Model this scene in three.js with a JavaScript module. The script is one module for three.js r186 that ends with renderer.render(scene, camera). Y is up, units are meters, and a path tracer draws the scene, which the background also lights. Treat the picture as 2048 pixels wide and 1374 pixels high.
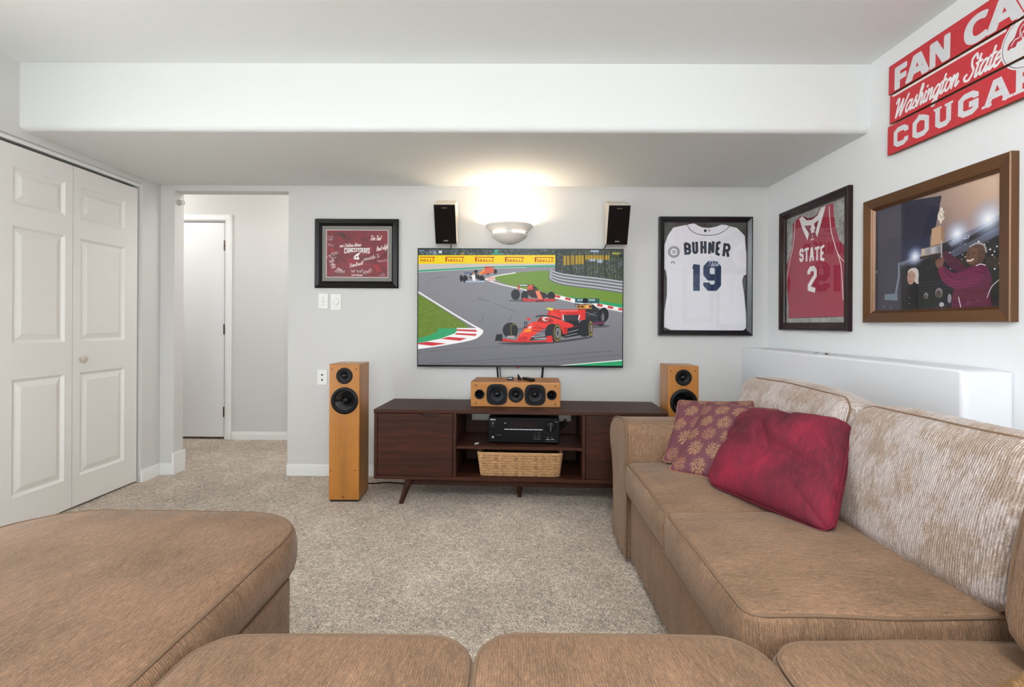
import * as THREE from 'three';
import { RoundedBoxGeometry } from 'three/addons/geometries/RoundedBoxGeometry.js';
import { mergeGeometries, mergeVertices } from 'three/addons/utils/BufferGeometryUtils.js';
import { RectAreaLightUniformsLib } from 'three/addons/lights/RectAreaLightUniformsLib.js';

// ---------------------------------------------------------------- camera, sky, exposure
RectAreaLightUniformsLib.init();
const scene = new THREE.Scene();
const camera = new THREE.PerspectiveCamera(2 * Math.atan(687 / 996) * 180 / Math.PI, 2048 / 1374, 0.05, 60);
camera.position.set(0, 1.10, 0);
camera.rotation.set(0, 0.0057, 0.0052, 'YXZ');
camera.setViewOffset(2048, 1374, -1.6, 37.9, 2048, 1374);
const renderer = new THREE.WebGLRenderer({ antialias: true });
renderer.toneMapping = THREE.LinearToneMapping;
renderer.toneMappingExposure = 0.84;
renderer.shadowMap.enabled = true;
const SKY = new THREE.Color().setRGB(0.84, 0.93, 1.0);
scene.background = SKY;
scene.backgroundIntensity = 16;
const LAMP = { left: 1.35, ceil: 9.6, height: 0.6, hall: 1.9, sconce: 0.36 };     // candela of the sconce and of the added lamps further down

// ---------------------------------------------------------------- small helpers
const R = (d) => d * Math.PI / 180;
function rng(seed) { let a = seed >>> 0; return () => { a = (a + 0x6d2b79f5) | 0; let t = Math.imul(a ^ (a >>> 15), 1 | a); t = (t + Math.imul(t ^ (t >>> 7), 61 | t)) ^ t; return ((t ^ (t >>> 14)) >>> 0) / 4294967296; }; }
const clamp = (x, a = 0, b = 1) => Math.min(b, Math.max(a, x));
const mix = (a, b, t) => a + (b - a) * t;
const sstep = (a, b, x) => { const t = clamp((x - a) / (b - a)); return t * t * (3 - 2 * t); };
function hash2(x, y, s) { let h = Math.imul(x, 374761393) ^ Math.imul(y, 668265263) ^ Math.imul(s, 2147483647 ^ 0x5bd1e995); h = Math.imul(h ^ (h >>> 13), 1274126177); return ((h ^ (h >>> 16)) >>> 0) / 4294967296; }
function vnoise(x, y, px, py, s) {            // value noise that repeats after px, py cells
  const ix = Math.floor(x), iy = Math.floor(y), fx = x - ix, fy = y - iy, ux = fx * fx * (3 - 2 * fx), uy = fy * fy * (3 - 2 * fy);
  const w = (i, p) => ((i % p) + p) % p;
  const a = hash2(w(ix, px), w(iy, py), s), b = hash2(w(ix + 1, px), w(iy, py), s), c = hash2(w(ix, px), w(iy + 1, py), s), d = hash2(w(ix + 1, px), w(iy + 1, py), s);
  return mix(mix(a, b, ux), mix(c, d, ux), uy);
}
function fbm(u, v, cx, cy, s, oct = 4, gain = 0.5) {      // u, v in 0..1
  let sum = 0, amp = 1, tot = 0;
  for (let i = 0; i < oct; i++) { sum += amp * vnoise(u * cx, v * cy, cx, cy, s + i * 17); tot += amp; amp *= gain; cx *= 2; cy *= 2; }
  return sum / tot;
}
function pixelTexture(w, h, f, srgb = true) {
  const data = new Uint8Array(w * h * 4);
  for (let y = 0; y < h; y++) for (let x = 0; x < w; x++) { const c = f(x / w, y / h), o = (y * w + x) * 4; data[o] = clamp(c[0], 0, 255); data[o + 1] = clamp(c[1], 0, 255); data[o + 2] = clamp(c[2], 0, 255); data[o + 3] = 255; }
  const t = new THREE.DataTexture(data, w, h);
  t.magFilter = THREE.LinearFilter; t.minFilter = THREE.LinearMipmapLinearFilter; t.generateMipmaps = true;
  t.wrapS = t.wrapT = THREE.RepeatWrapping; if (srgb) t.colorSpace = THREE.SRGBColorSpace; t.needsUpdate = true;
  return t;
}
function grayTexture(w, h, f) { return pixelTexture(w, h, (u, v) => { const g = f(u, v) * 255; return [g, g, g]; }, false); }
function tile(t, su, sv = su) { const c = t.clone(); c.repeat.set(1 / su, 1 / sv); c.needsUpdate = true; return c; }
function canvasTexture(w, h, draw) {
  const c = document.createElement('canvas'); c.width = w; c.height = h;
  const g = c.getContext('2d'); draw(g, w, h);
  const t = new THREE.CanvasTexture(c); t.colorSpace = THREE.SRGBColorSpace; t.magFilter = THREE.LinearFilter; return t;
}
const used = new Map();
function numbered(n) { const k = used.get(n) || 0; used.set(n, k + 1); return k ? n + '_' + String(k).padStart(3, '0') : n; }
function obj(name, geo, mat, parent = scene) {
  const m = new THREE.Mesh(Array.isArray(geo) ? (geo.length > 1 ? mergeGeometries(geo.map(plain)) : geo[0]) : geo, mat);
  m.name = numbered(name); m.castShadow = m.receiveShadow = true; parent.add(m); return m;
}
function plain(g) { const n = g.index ? g.toNonIndexed() : g; for (const k of Object.keys(n.attributes)) if (!['position', 'normal', 'uv'].includes(k)) n.deleteAttribute(k); return n; }
function thing(name, label, category, [x, y, z] = [0, 0, 0], turn = 0, group) {
  const o = new THREE.Group(); o.name = numbered(name); scene.add(o); o.position.set(x, y, z); o.rotation.y = turn;
  o.userData = { label, category }; if (group) o.userData.group = group; return o;
}
function tag(o, label, category, group) { o.userData = { label, category }; if (group) o.userData.group = group; return o; }
function struct(name, geo, mat, label) { const m = obj(name, geo, mat); m.userData.kind = 'structure'; if (label) m.userData.label = label; return m; }
function structGroup(name) { const o = new THREE.Group(); o.name = numbered(name); o.userData.kind = 'structure'; scene.add(o); return o; }

// uv in metres by the main direction of each face; grain names the axis that runs along u
function boxUV(g0, grain = 'x') {
  const g = g0.index ? g0.toNonIndexed() : g0, p = g.attributes.position, uv = new Float32Array(p.count * 2);
  const a = new THREE.Vector3(), b = new THREE.Vector3(), c = new THREE.Vector3();
  for (let i = 0; i < p.count; i += 3) {
    a.fromBufferAttribute(p, i); b.fromBufferAttribute(p, i + 1); c.fromBufferAttribute(p, i + 2);
    const n = b.clone().sub(a).cross(c.clone().sub(a)), ax = Math.abs(n.x), ay = Math.abs(n.y), az = Math.abs(n.z);
    const axes = ay >= ax && ay >= az ? ['x', 'z'] : ax >= az ? ['z', 'y'] : ['x', 'y'];
    if (axes[1] === grain) axes.reverse();
    [a, b, c].forEach((v, k) => { uv[(i + k) * 2] = v[axes[0]]; uv[(i + k) * 2 + 1] = v[axes[1]]; });
  }
  g.setAttribute('uv', new THREE.BufferAttribute(uv, 2)); return g;
}
const move = (g, x, y, z) => g.translate(x, y, z);
function box(w, h, d, r = 0, x = 0, y = 0, z = 0, grain = 'x') {
  const g = r > 0 ? new RoundedBoxGeometry(w, h, d, 2, Math.min(r, w / 2.01, h / 2.01, d / 2.01)) : new THREE.BoxGeometry(w, h, d);
  return boxUV(g.translate(x, y, z), grain);
}
const span = (x0, x1, y0, y1, z0, z1, r = 0, grain = 'x') => box(Math.abs(x1 - x0), Math.abs(y1 - y0), Math.abs(z1 - z0), r, (x0 + x1) / 2, (y0 + y1) / 2, (z0 + z1) / 2, grain);
function tube(pts, r, seg = 24, rad = 8, closed = false) { return new THREE.TubeGeometry(new THREE.CatmullRomCurve3(pts.map((p) => new THREE.Vector3(...p)), closed), seg, r, rad, closed); }
function lathe(pts, seg = 40, a0 = 0, a1 = Math.PI * 2) { return new THREE.LatheGeometry(pts.map((p) => new THREE.Vector2(...p)), seg, a0, a1); }
function faceLathe(pts, x, y, z, seg = 40) { return lathe(pts, seg).rotateX(Math.PI / 2).translate(x, y, z); }    // axis towards +z
function extrude(pts, depth, bevel = 0, holes = [], seg = 2) {
  const s = pts instanceof THREE.Shape ? pts : new THREE.Shape(pts.map((p) => new THREE.Vector2(...p)));
  for (const h of holes) s.holes.push(h);
  return new THREE.ExtrudeGeometry(s, { depth, bevelEnabled: bevel > 0, bevelSize: bevel, bevelThickness: bevel, bevelOffset: -bevel, bevelSegments: seg, curveSegments: 28 });
}
const rectPath = (x0, y0, x1, y1) => new THREE.Path([[x0, y0], [x0, y1], [x1, y1], [x1, y0], [x0, y0]].map((p) => new THREE.Vector2(...p)));
function roundRect(x0, y0, x1, y1, r, K = THREE.Shape) {
  const s = new K(); s.moveTo(x0 + r, y0); s.lineTo(x1 - r, y0); s.quadraticCurveTo(x1, y0, x1, y0 + r); s.lineTo(x1, y1 - r); s.quadraticCurveTo(x1, y1, x1 - r, y1);
  s.lineTo(x0 + r, y1); s.quadraticCurveTo(x0, y1, x0, y1 - r); s.lineTo(x0, y0 + r); s.quadraticCurveTo(x0, y0, x0 + r, y0); return s;
}
const circlePath = (x, y, r, n = 44) => { const p = new THREE.Path(), o = 0.37 + x * 3.1 + y; for (let i = 0; i < n; i++) { const t = o - i / n * Math.PI * 2; i ? p.lineTo(x + r * Math.cos(t), y + r * Math.sin(t)) : p.moveTo(x + r * Math.cos(t), y + r * Math.sin(t)); } return p; };
// mitred moulding round a rectangle: profile points are [distance in from the outer edge, height towards the viewer]
function moulding(w, h, prof) {
  const pos = [], C = (d, z) => [[-w / 2 + d, -h / 2 + d, z], [w / 2 - d, -h / 2 + d, z], [w / 2 - d, h / 2 - d, z], [-w / 2 + d, h / 2 - d, z]];
  for (let i = 0; i + 1 < prof.length; i++) {
    const a = C(...prof[i]), b = C(...prof[i + 1]);
    for (let k = 0; k < 4; k++) { const l = (k + 1) % 4; pos.push(...a[k], ...a[l], ...b[l], ...a[k], ...b[l], ...b[k]); }
  }
  const g = new THREE.BufferGeometry(); g.setAttribute('position', new THREE.Float32BufferAttribute(pos, 3)); g.computeVertexNormals(); return boxUV(g);
}
// front board with round openings and softened outer edges, front face at z = 0
function baffle(w, h, y0, depth, holes, grain, c = 0.005) {
  const s = new THREE.Shape([[-w / 2 + c, y0 + c], [w / 2 - c, y0 + c], [w / 2 - c, y0 + h - c], [-w / 2 + c, y0 + h - c]].map((p) => new THREE.Vector2(...p))), edge = moulding(w, h, [[0, -depth - 0.001], [0, -c], [c * 0.1, -c * 0.6], [c * 0.3, -c * 0.28], [c * 0.6, -c * 0.08], [c, 0]]).translate(0, y0 + h / 2, 0);
  return [boxUV(extrude(s, depth, 0, holes).translate(0, 0, -depth), grain), boxUV(edge, grain)];
}
function smoothed(pos, idx) {
  let g = new THREE.BufferGeometry(); g.setAttribute('position', new THREE.Float32BufferAttribute(pos, 3)); g.setIndex(idx);
  g = mergeVertices(g, 1e-5); g.computeVertexNormals(); return g.toNonIndexed();
}
// upholstered box cushion; fn maps a point of the cube [-1,1]^3 to its place
function cushionMap(o) {
  const { w, h, d, r = 0.03, corner = 0.06, crown = 0.015, crownBelow = 0, bulge = 0.012, deform } = o, m = Math.min(w, d) / 2;
  const plan = (x, z, s) => {
    const ex = x * w / 2, ez = z * d / 2, hw = s * w / 2, hd = s * d / 2, rr = Math.min(corner * s, hw, hd), ix = clamp(ex, -(hw - rr), hw - rr), iz = clamp(ez, -(hd - rr), hd - rr);
    const dx = ex - ix, dz = ez - iz, l = Math.hypot(dx, dz);
    if (Math.abs(dx) < 1e-9 || Math.abs(dz) < 1e-9) return [ex, ez];
    const big = Math.max(Math.abs(dx), Math.abs(dz)); return [ix + dx / l * big, iz + dz / l * big];
  };
  return (x, y, z) => {
    let s = Math.max(Math.abs(x), Math.abs(z)), q = (1 - s) * m, v = (1 - Math.abs(y)) * h / 2, drop = v, sgn = Math.sign(y) || 1;
    if (q < r && v < r) { const dx = r - q, dy = r - v, big = Math.max(dx, dy), l = Math.hypot(dx, dy) || 1; q = r - dx / l * big; drop = r - dy / l * big; }
    const s2 = 1 - q / m, k = s > 1e-6 ? s2 / s : 1;
    let [px, pz] = plan(x * k, z * k, s2);
    const yn = 1 - drop / (h / 2), fx = clamp(1 - x * x * k * k), fz = clamp(1 - z * z * k * k);
    let py = sgn * (h / 2 - drop);
    const lift = Math.pow(fx * fz, 0.6);
    py += py > 0 ? crown * lift * (py / (h / 2)) : -crownBelow * lift * (-py / (h / 2));
    const b = bulge * (1 - yn * yn);
    px += b * (Math.abs(x * k) ** 6) * Math.sign(x) * Math.pow(fz, 0.4); pz += b * (Math.abs(z * k) ** 6) * Math.sign(z) * Math.pow(fx, 0.4);
    const p = new THREE.Vector3(px, py, pz); if (deform) deform(p, x, y, z); return p;
  };
}
function axisSteps(half, r, n) {
  const e = Math.min(0.45, r / half), out = [];
  for (let i = 0; i <= 5; i++) out.push(-1 + e * i / 5);
  for (let i = 1; i < n; i++) out.push(-1 + e + (2 - 2 * e) * i / n);
  for (let i = 5; i >= 0; i--) out.push(1 - e * i / 5);
  return out;
}
function cushion(o, grain = 'x', n = 16) {
  const f = cushionMap(o), r = o.r ?? 0.03, c = Math.max(r, o.corner ?? 0.06), A = axisSteps(o.w / 2, c, n), B = axisSteps(o.h / 2, r, 6), D = axisSteps(o.d / 2, c, n), pos = [], idx = [];
  const face = (U, V, at, flip) => {
    const base = pos.length / 3;
    for (const v of V) for (const u of U) { const p = f(...at(u, v)); pos.push(p.x, p.y, p.z); }
    for (let j = 0; j + 1 < V.length; j++) for (let i = 0; i + 1 < U.length; i++) {
      const a = base + j * U.length + i, b = a + 1, c2 = a + U.length, d2 = c2 + 1;
      flip ? idx.push(a, c2, b, b, c2, d2) : idx.push(a, b, c2, b, d2, c2);
    }
  };
  face(A, D, (u, v) => [u, 1, v], true); face(A, D, (u, v) => [u, -1, v], false);
  face(A, B, (u, v) => [u, v, 1], false); face(A, B, (u, v) => [u, v, -1], true);
  face(D, B, (u, v) => [1, v, u], true); face(D, B, (u, v) => [-1, v, u], false);
  return boxUV(smoothed(pos, idx), grain);
}
// piping along the rim of one face of a cushion
function piping(o, axis, sign, r = 0.0042) {
  const f = cushionMap(o), pts = [], N = 18, ring = [];
  for (let i = 0; i < N; i++) ring.push([-1 + 2 * i / N, -1]); for (let i = 0; i < N; i++) ring.push([1, -1 + 2 * i / N]);
  for (let i = 0; i < N; i++) ring.push([1 - 2 * i / N, 1]); for (let i = 0; i < N; i++) ring.push([-1, 1 - 2 * i / N]);
  for (const [u, v] of ring) { const p = axis === 'y' ? f(u, sign, v) : axis === 'x' ? f(sign, u, v) : f(u, v, sign); pts.push(p); }
  return new THREE.TubeGeometry(new THREE.CatmullRomCurve3(pts, true, 'centripetal'), 220, r, 6, true);
}
// soft pillow between four corners (bottom left, bottom right, top right, top left as one looks at its front)
function pillow(cor, thick, o = {}) {
  const { n = 40, pow = 0.5, puff = 1, pinch = 0.05, wrinkle } = o, V = cor.map((c) => new THREE.Vector3(...c)), mid = V.reduce((a, b) => a.clone().add(b), new THREE.Vector3()).multiplyScalar(0.25);
  const ex = V[1].clone().sub(V[0]).add(V[2]).sub(V[3]).normalize(), ey = V[3].clone().sub(V[0]).add(V[2]).sub(V[1]), nrm = ex.clone().cross(ey).normalize();
  const W = V[1].distanceTo(V[0]), H = V[3].distanceTo(V[0]), pos = [], idx = [], uv = [];
  const at = (a, b) => {                       // a, b in -1..1, rounded corners and slightly hollow sides
    const cr = o.corner ?? 0.1, s = Math.max(Math.abs(a), Math.abs(b)); let x = a, y = b;
    const lim = s - cr * s, dx = Math.abs(a) - lim, dy = Math.abs(b) - lim;
    if (dx > 0 && dy > 0) { const l = Math.hypot(dx, dy), big = Math.max(dx, dy); x = Math.sign(a) * (lim + dx / l * big); y = Math.sign(b) * (lim + dy / l * big); }
    x *= 1 - pinch * (1 - b * b); y *= 1 - pinch * (1 - a * a);
    const u = (x + 1) / 2, v = (y + 1) / 2, p = V[0].clone().multiplyScalar((1 - u) * (1 - v)).addScaledVector(V[1], u * (1 - v)).addScaledVector(V[2], u * v).addScaledVector(V[3], (1 - u) * v);
    return [p, u, v];
  };
  for (const side of [1, -1]) {
    const base = pos.length / 3;
    for (let j = 0; j <= n; j++) for (let i = 0; i <= n; i++) {
      const a = Math.sin((i / n - 0.5) * Math.PI), b = Math.sin((j / n - 0.5) * Math.PI), [p, u, v] = at(a, b), prof = Math.pow(clamp((1 - a * a) * (1 - b * b)), pow);
      let t = thick / 2 * prof * puff; if (wrinkle && side > 0) t += wrinkle(u, v) * Math.min(1, prof * 3);
      p.addScaledVector(nrm, side * t).sub(mid); pos.push(p.x, p.y, p.z); uv.push(u * W, v * H);
    }
    for (let j = 0; j < n; j++) for (let i = 0; i < n; i++) { const a = base + j * (n + 1) + i, b = a + 1, c = a + n + 1, d = c + 1; side > 0 ? idx.push(a, b, c, b, d, c) : idx.push(a, c, b, b, c, d); }
  }
  // normals from a welded copy, so that the seam stays soft
  const g = new THREE.BufferGeometry(); g.setAttribute('position', new THREE.Float32BufferAttribute(pos, 3)); g.setIndex(idx);
  const soft = smoothed(pos, idx), out = g.toNonIndexed(), uvs = new Float32Array(idx.length * 2);
  idx.forEach((k, i) => { uvs[i * 2] = uv[k * 2]; uvs[i * 2 + 1] = uv[k * 2 + 1]; });
  out.setAttribute('normal', soft.attributes.normal); out.setAttribute('uv', new THREE.BufferAttribute(uvs, 2));
  const rim = [], N = 24; for (const [p0, p1] of [[[-1, -1], [1, -1]], [[1, -1], [1, 1]], [[1, 1], [-1, 1]], [[-1, 1], [-1, -1]]]) for (let i = 0; i < N; i++) rim.push(at(mix(p0[0], p1[0], i / N), mix(p0[1], p1[1], i / N))[0].sub(mid));
  const seam = new THREE.TubeGeometry(new THREE.CatmullRomCurve3(rim, true, 'centripetal'), 200, o.seam ?? 0.003, 6, true);
  return { geo: out, seam, mid };
}

// ---------------------------------------------------------------- drawing helpers for prints
function poly(g, pts, fill) { g.beginPath(); pts.forEach((p, i) => (i ? g.lineTo(p[0], p[1]) : g.moveTo(p[0], p[1]))); g.closePath(); g.fillStyle = fill; g.fill(); }
function blob(g, pts, fill) {                 // closed smooth outline
  g.beginPath(); const n = pts.length, m = (i) => [(pts[i % n][0] + pts[(i + 1) % n][0]) / 2, (pts[i % n][1] + pts[(i + 1) % n][1]) / 2];
  g.moveTo(...m(n - 1)); for (let i = 0; i < n; i++) g.quadraticCurveTo(pts[i][0], pts[i][1], ...m(i)); g.closePath(); g.fillStyle = fill; g.fill();
}
function line(g, pts, w, color, cap = 'round') { g.beginPath(); pts.forEach((p, i) => (i ? g.lineTo(p[0], p[1]) : g.moveTo(p[0], p[1]))); g.lineWidth = w; g.strokeStyle = color; g.lineCap = cap; g.lineJoin = 'round'; g.stroke(); }
function curve(g, pts, w, color) {            // Catmull-Rom through the points
  g.beginPath(); g.moveTo(...pts[0]);
  for (let i = 0; i + 1 < pts.length; i++) { const a = pts[Math.max(0, i - 1)], b = pts[i], c = pts[i + 1], d = pts[Math.min(pts.length - 1, i + 2)]; g.bezierCurveTo(b[0] + (c[0] - a[0]) / 6, b[1] + (c[1] - a[1]) / 6, c[0] - (d[0] - b[0]) / 6, c[1] - (d[1] - b[1]) / 6, c[0], c[1]); }
  g.lineWidth = w; g.strokeStyle = color; g.lineCap = 'round'; g.lineJoin = 'round'; g.stroke();
}
const ell = (g, x, y, rx, ry, fill, rot = 0) => { g.beginPath(); g.ellipse(x, y, rx, ry, rot, 0, Math.PI * 2); g.fillStyle = fill; g.fill(); };
// cursive letters: strokes through points, baseline 0, x-height 1
const SCRIPT = {
  W: [1.6, [[-0.15, 1.4], [0, 1.75], [0.2, 1.6], [0.22, 0.3], [0.3, 0], [0.85, 1.5], [0.85, 0.2], [0.95, 0], [1.35, 1.1], [1.6, 1.75]]],
  S: [1.05, [[1.0, 1.45], [0.75, 1.85], [0.38, 1.6], [0.5, 1.1], [0.85, 0.6], [0.6, 0.02], [0.1, 0.05], [-0.1, 0.35], [0.1, 0.5]]],
  a: [0.98, [[0.75, 0.85], [0.45, 1], [0.1, 0.6], [0.15, 0.1], [0.4, 0], [0.7, 0.5], [0.8, 0.95]], [[0.8, 0.95], [0.72, 0.3], [0.85, 0], [1.05, 0.25]]],
  s: [0.75, [[0, 0.1], [0.42, 1.08], [0.4, 0.8], [0.65, 0.35], [0.5, 0], [0.15, 0.05]], [[0.55, 0.03], [0.8, 0.25]]],
  h: [0.85, [[0, 0.2], [0.35, 1.5], [0.3, 1.9], [0.15, 1.7], [0.1, 0]], [[0.12, 0.4], [0.4, 1], [0.6, 0.8], [0.55, 0.15], [0.65, 0], [0.9, 0.25]]],
  i: [0.45, [[0.15, 1], [0.1, 0.2], [0.25, 0], [0.5, 0.25]], [[0.2, 1.42], [0.22, 1.46]]],
  n: [0.85, [[0, 0.85], [0.12, 1], [0.12, 0]], [[0.12, 0.4], [0.45, 1], [0.6, 0.8], [0.55, 0.15], [0.68, 0], [0.9, 0.25]]],
  g: [0.95, [[0.75, 0.85], [0.45, 1], [0.1, 0.6], [0.15, 0.1], [0.4, 0], [0.7, 0.5], [0.8, 0.95]], [[0.8, 0.95], [0.7, -0.5], [0.45, -0.8], [0.2, -0.6], [0.5, -0.15], [1.0, 0.25]]],
  t: [0.55, [[0.28, 1.6], [0.18, 0.2], [0.33, 0], [0.6, 0.25]], [[0, 1.05], [0.55, 1.1]]],
  o: [0.85, [[0.5, 1], [0.15, 0.8], [0.1, 0.2], [0.4, 0], [0.7, 0.3], [0.65, 0.8], [0.45, 1], [0.6, 0.8], [0.9, 0.75]]],
  e: [0.75, [[0.1, 0.45], [0.6, 0.6], [0.6, 0.95], [0.4, 1], [0.1, 0.6], [0.2, 0.05], [0.5, 0], [0.8, 0.3]]],
  l: [0.45, [[0, 0.2], [0.35, 1.5], [0.28, 1.9], [0.12, 1.6], [0.12, 0.1], [0.3, 0], [0.5, 0.25]]],
  r: [0.6, [[0, 0.3], [0.15, 1.1], [0.2, 0.9], [0.5, 0.9], [0.4, 0.1], [0.65, 0.2]]],
  d: [0.95, [[0.7, 0.85], [0.4, 1], [0.1, 0.5], [0.3, 0], [0.65, 0.4], [0.85, 1.8], [0.75, 0.2], [0.95, 0.1]]],
  k: [0.8, [[0, 0.2], [0.3, 1.8], [0.1, 1.5], [0.1, 0]], [[0.6, 1], [0.15, 0.5], [0.6, 0], [0.8, 0.2]]],
  u: [0.85, [[0, 0.9], [0.1, 1], [0.1, 0.2], [0.3, 0], [0.6, 0.9], [0.55, 0.2], [0.65, 0], [0.85, 0.2]]],
  m: [1.2, [[0, 0.9], [0.1, 1], [0.1, 0]], [[0.1, 0.4], [0.35, 1], [0.5, 0.8], [0.5, 0]], [[0.5, 0.4], [0.8, 1], [0.95, 0.8], [0.92, 0], [1.2, 0.2]]],
  T: [1.1, [[0, 1.5], [0.3, 1.8], [1.2, 1.7]], [[0.65, 1.75], [0.5, 0.2], [0.2, 0]]],
  B: [1.1, [[0.2, 0], [0.3, 1.7], [0.8, 1.6], [0.75, 1.1], [0.3, 0.9], [0.95, 0.7], [0.8, 0.1], [0.1, 0]]],
  D: [1.2, [[0.3, 1.7], [0.2, 0.1], [0.8, 0.2], [1.1, 1], [0.7, 1.7], [0, 1.6]]],
};
function script(g, text, x, y, size, w, color, slant = 0.35, sx = 1) {
  for (const ch of text) {
    const L = SCRIPT[ch]; if (!L) { x += size * 0.55 * sx; continue; }
    for (const st of L.slice(1)) curve(g, st.map(([a, b]) => [x + (a * sx + b * slant) * size, y - b * size]), w, color);
    x += L[0] * size * sx;
  }
  return x;
}
// block letters as thick strokes in a unit box (y down)
const BLOCK = {
  A: [[[0, 1], [0.4, 0], [0.6, 0], [1, 1]], [[0.2, 0.68], [0.8, 0.68]]], B: [[[0, 0], [0.75, 0], [1, 0.15], [1, 0.36], [0.8, 0.5], [1, 0.64], [1, 0.85], [0.75, 1], [0, 1], [0, 0], [0.1, 0]], [[0, 0.5], [0.8, 0.5]]],
  C: [[[1, 0.32], [1, 0.15], [0.75, 0], [0.25, 0], [0, 0.15], [0, 0.85], [0.25, 1], [0.75, 1], [1, 0.85], [1, 0.68]]], E: [[[1, 0], [0, 0], [0, 1], [1, 1]], [[0, 0.5], [0.8, 0.5]]],
  G: [[[1, 0.3], [1, 0.15], [0.75, 0], [0.25, 0], [0, 0.15], [0, 0.85], [0.25, 1], [0.75, 1], [1, 0.85], [1, 0.55], [0.55, 0.55]]], H: [[[0, 0], [0, 1]], [[1, 0], [1, 1]], [[0, 0.5], [1, 0.5]]],
  N: [[[0, 1], [0, 0], [1, 1], [1, 0]]], O: [[[0.25, 0], [0.75, 0], [1, 0.15], [1, 0.85], [0.75, 1], [0.25, 1], [0, 0.85], [0, 0.15], [0.25, 0], [0.5, 0]]],
  R: [[[0, 1], [0, 0], [0.75, 0], [1, 0.15], [1, 0.4], [0.75, 0.55], [0, 0.55]], [[0.6, 0.55], [1, 1]]], S: [[[1, 0.28], [1, 0.15], [0.75, 0], [0.25, 0], [0, 0.15], [0, 0.36], [0.2, 0.48], [0.8, 0.52], [1, 0.64], [1, 0.85], [0.75, 1], [0.25, 1], [0, 0.85], [0, 0.72]]],
  T: [[[0, 0], [1, 0]], [[0.5, 0], [0.5, 1]]], U: [[[0, 0], [0, 0.85], [0.25, 1], [0.75, 1], [1, 0.85], [1, 0]]], V: [[[0, 0], [0.5, 1], [1, 0]]], F: [[[1, 0], [0, 0], [0, 1]], [[0, 0.48], [0.8, 0.48]]],
  1: [[[0, 0.22], [0.55, 0.02], [0.55, 1]]], 2: [[[0, 0.26], [0, 0.14], [0.25, 0], [0.75, 0], [1, 0.14], [1, 0.38], [0.06, 0.86], [0.06, 1], [1, 1]]], 9: [[[0, 0.78], [0, 0.86], [0.25, 1], [0.75, 1], [1, 0.86], [1, 0.14], [0.75, 0], [0.25, 0], [0, 0.14], [0, 0.42], [0.25, 0.56], [1, 0.56]]],
};
function blockLetter(g, ch, x, y, w, h, lw, color, serif = 0) {
  const p = lw / 2, X = (u) => x + p + u * (w - lw), Y = (v) => y + p + v * (h - lw); g.lineJoin = 'miter'; g.miterLimit = 2; g.lineCap = 'butt'; g.strokeStyle = color; g.lineWidth = lw;
  for (const st of BLOCK[ch]) {
    g.beginPath(); st.forEach(([u, v], i) => {
      let yy = Y(v), xx = X(u); const end = i === 0 || i === st.length - 1; if (end && (v === 0 || v === 1) && !(st.length === 2 && st[0][1] === st[1][1])) yy += v === 0 ? -p : p;
      if (end && st.length === 2 && st[0][1] === st[1][1] && (v === 0 || v === 1)) xx += u === 0 ? -p : p;
      i ? g.lineTo(xx, yy) : g.moveTo(xx, yy);
    }); g.stroke();
    if (serif) for (const [u, v] of [st[0], st[st.length - 1]]) if (v === 0 || v === 1) if ('AHNRUTFI1'.includes(ch) && !(ch === 'T' && v === 0)) { g.fillStyle = color; const sh = lw * 0.42; g.fillRect(X(u) - lw * serif, v ? y + h - sh : y, lw * serif * 2, sh); }
  }
}

// ---------------------------------------------------------------- surface textures
const carpetMap = pixelTexture(1024, 1024, (u, v) => {
  const f = fbm(u, v, 150, 150, 3, 2, 0.7), m = fbm(u, v, 40, 40, 9, 3), k = fbm(u, v, 6, 6, 21, 3), w = fbm(u + 0.03 * m, v, 260, 260, 31, 1);
  const g = 0.96 + (f - 0.5) * 0.58 + (w - 0.5) * 0.36 + (m - 0.5) * 0.22 + (k - 0.5) * 0.12;
  return [220 * g, 203 * g, 187 * g];
});
const carpetBump = grayTexture(1024, 1024, (u, v) => 0.5 + (fbm(u, v, 150, 150, 3, 2, 0.7) - 0.5) * 1.2 + (fbm(u, v, 260, 260, 31, 1) - 0.5) * 0.6);
// chenille upholstery: ribs run along v, 64 ribs to the tile
const cordMap = pixelTexture(1024, 1024, (u, v) => {
  const patch = fbm(u, v, 5, 4, 41, 4), streak = fbm(u, v, 170, 24, 43, 2), grain = fbm(u, v, 256, 190, 47, 2), rib = 0.5 + 0.5 * Math.cos(u * 64 * Math.PI * 2 + (fbm(u, v, 10, 24, 51, 2) - 0.5) * 0.7), fleck = sstep(0.62, 0.8, fbm(u, v, 90, 40, 53, 2));
  const g = 0.84 + (patch - 0.5) * 0.16 + (streak - 0.5) * 0.26 + (grain - 0.5) * 0.30 + (rib - 0.5) * 0.10 + fleck * 0.06, p = (patch - 0.5) * 14;
  return [157 * g + p * 0.4, 121 * g + p * 0.35, 92 * g + p * 0.5];
});
const paleSheenMap = pixelTexture(1024, 1024, (u, v) => {      // the same cloth, paled in patches: crushed pile plus window sheen put into the colour
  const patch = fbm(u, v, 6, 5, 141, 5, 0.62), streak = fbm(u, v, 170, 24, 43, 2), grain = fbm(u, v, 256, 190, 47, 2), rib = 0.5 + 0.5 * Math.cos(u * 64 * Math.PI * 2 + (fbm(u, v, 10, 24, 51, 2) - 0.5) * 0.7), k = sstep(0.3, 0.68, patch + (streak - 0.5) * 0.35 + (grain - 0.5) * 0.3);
  const g = 0.92 + (streak - 0.5) * 0.24 + (grain - 0.5) * 0.22 + (rib - 0.5) * 0.2; return [mix(170, 192, k) * g, mix(147, 178, k) * g, mix(130, 172, k) * g];
});
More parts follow.
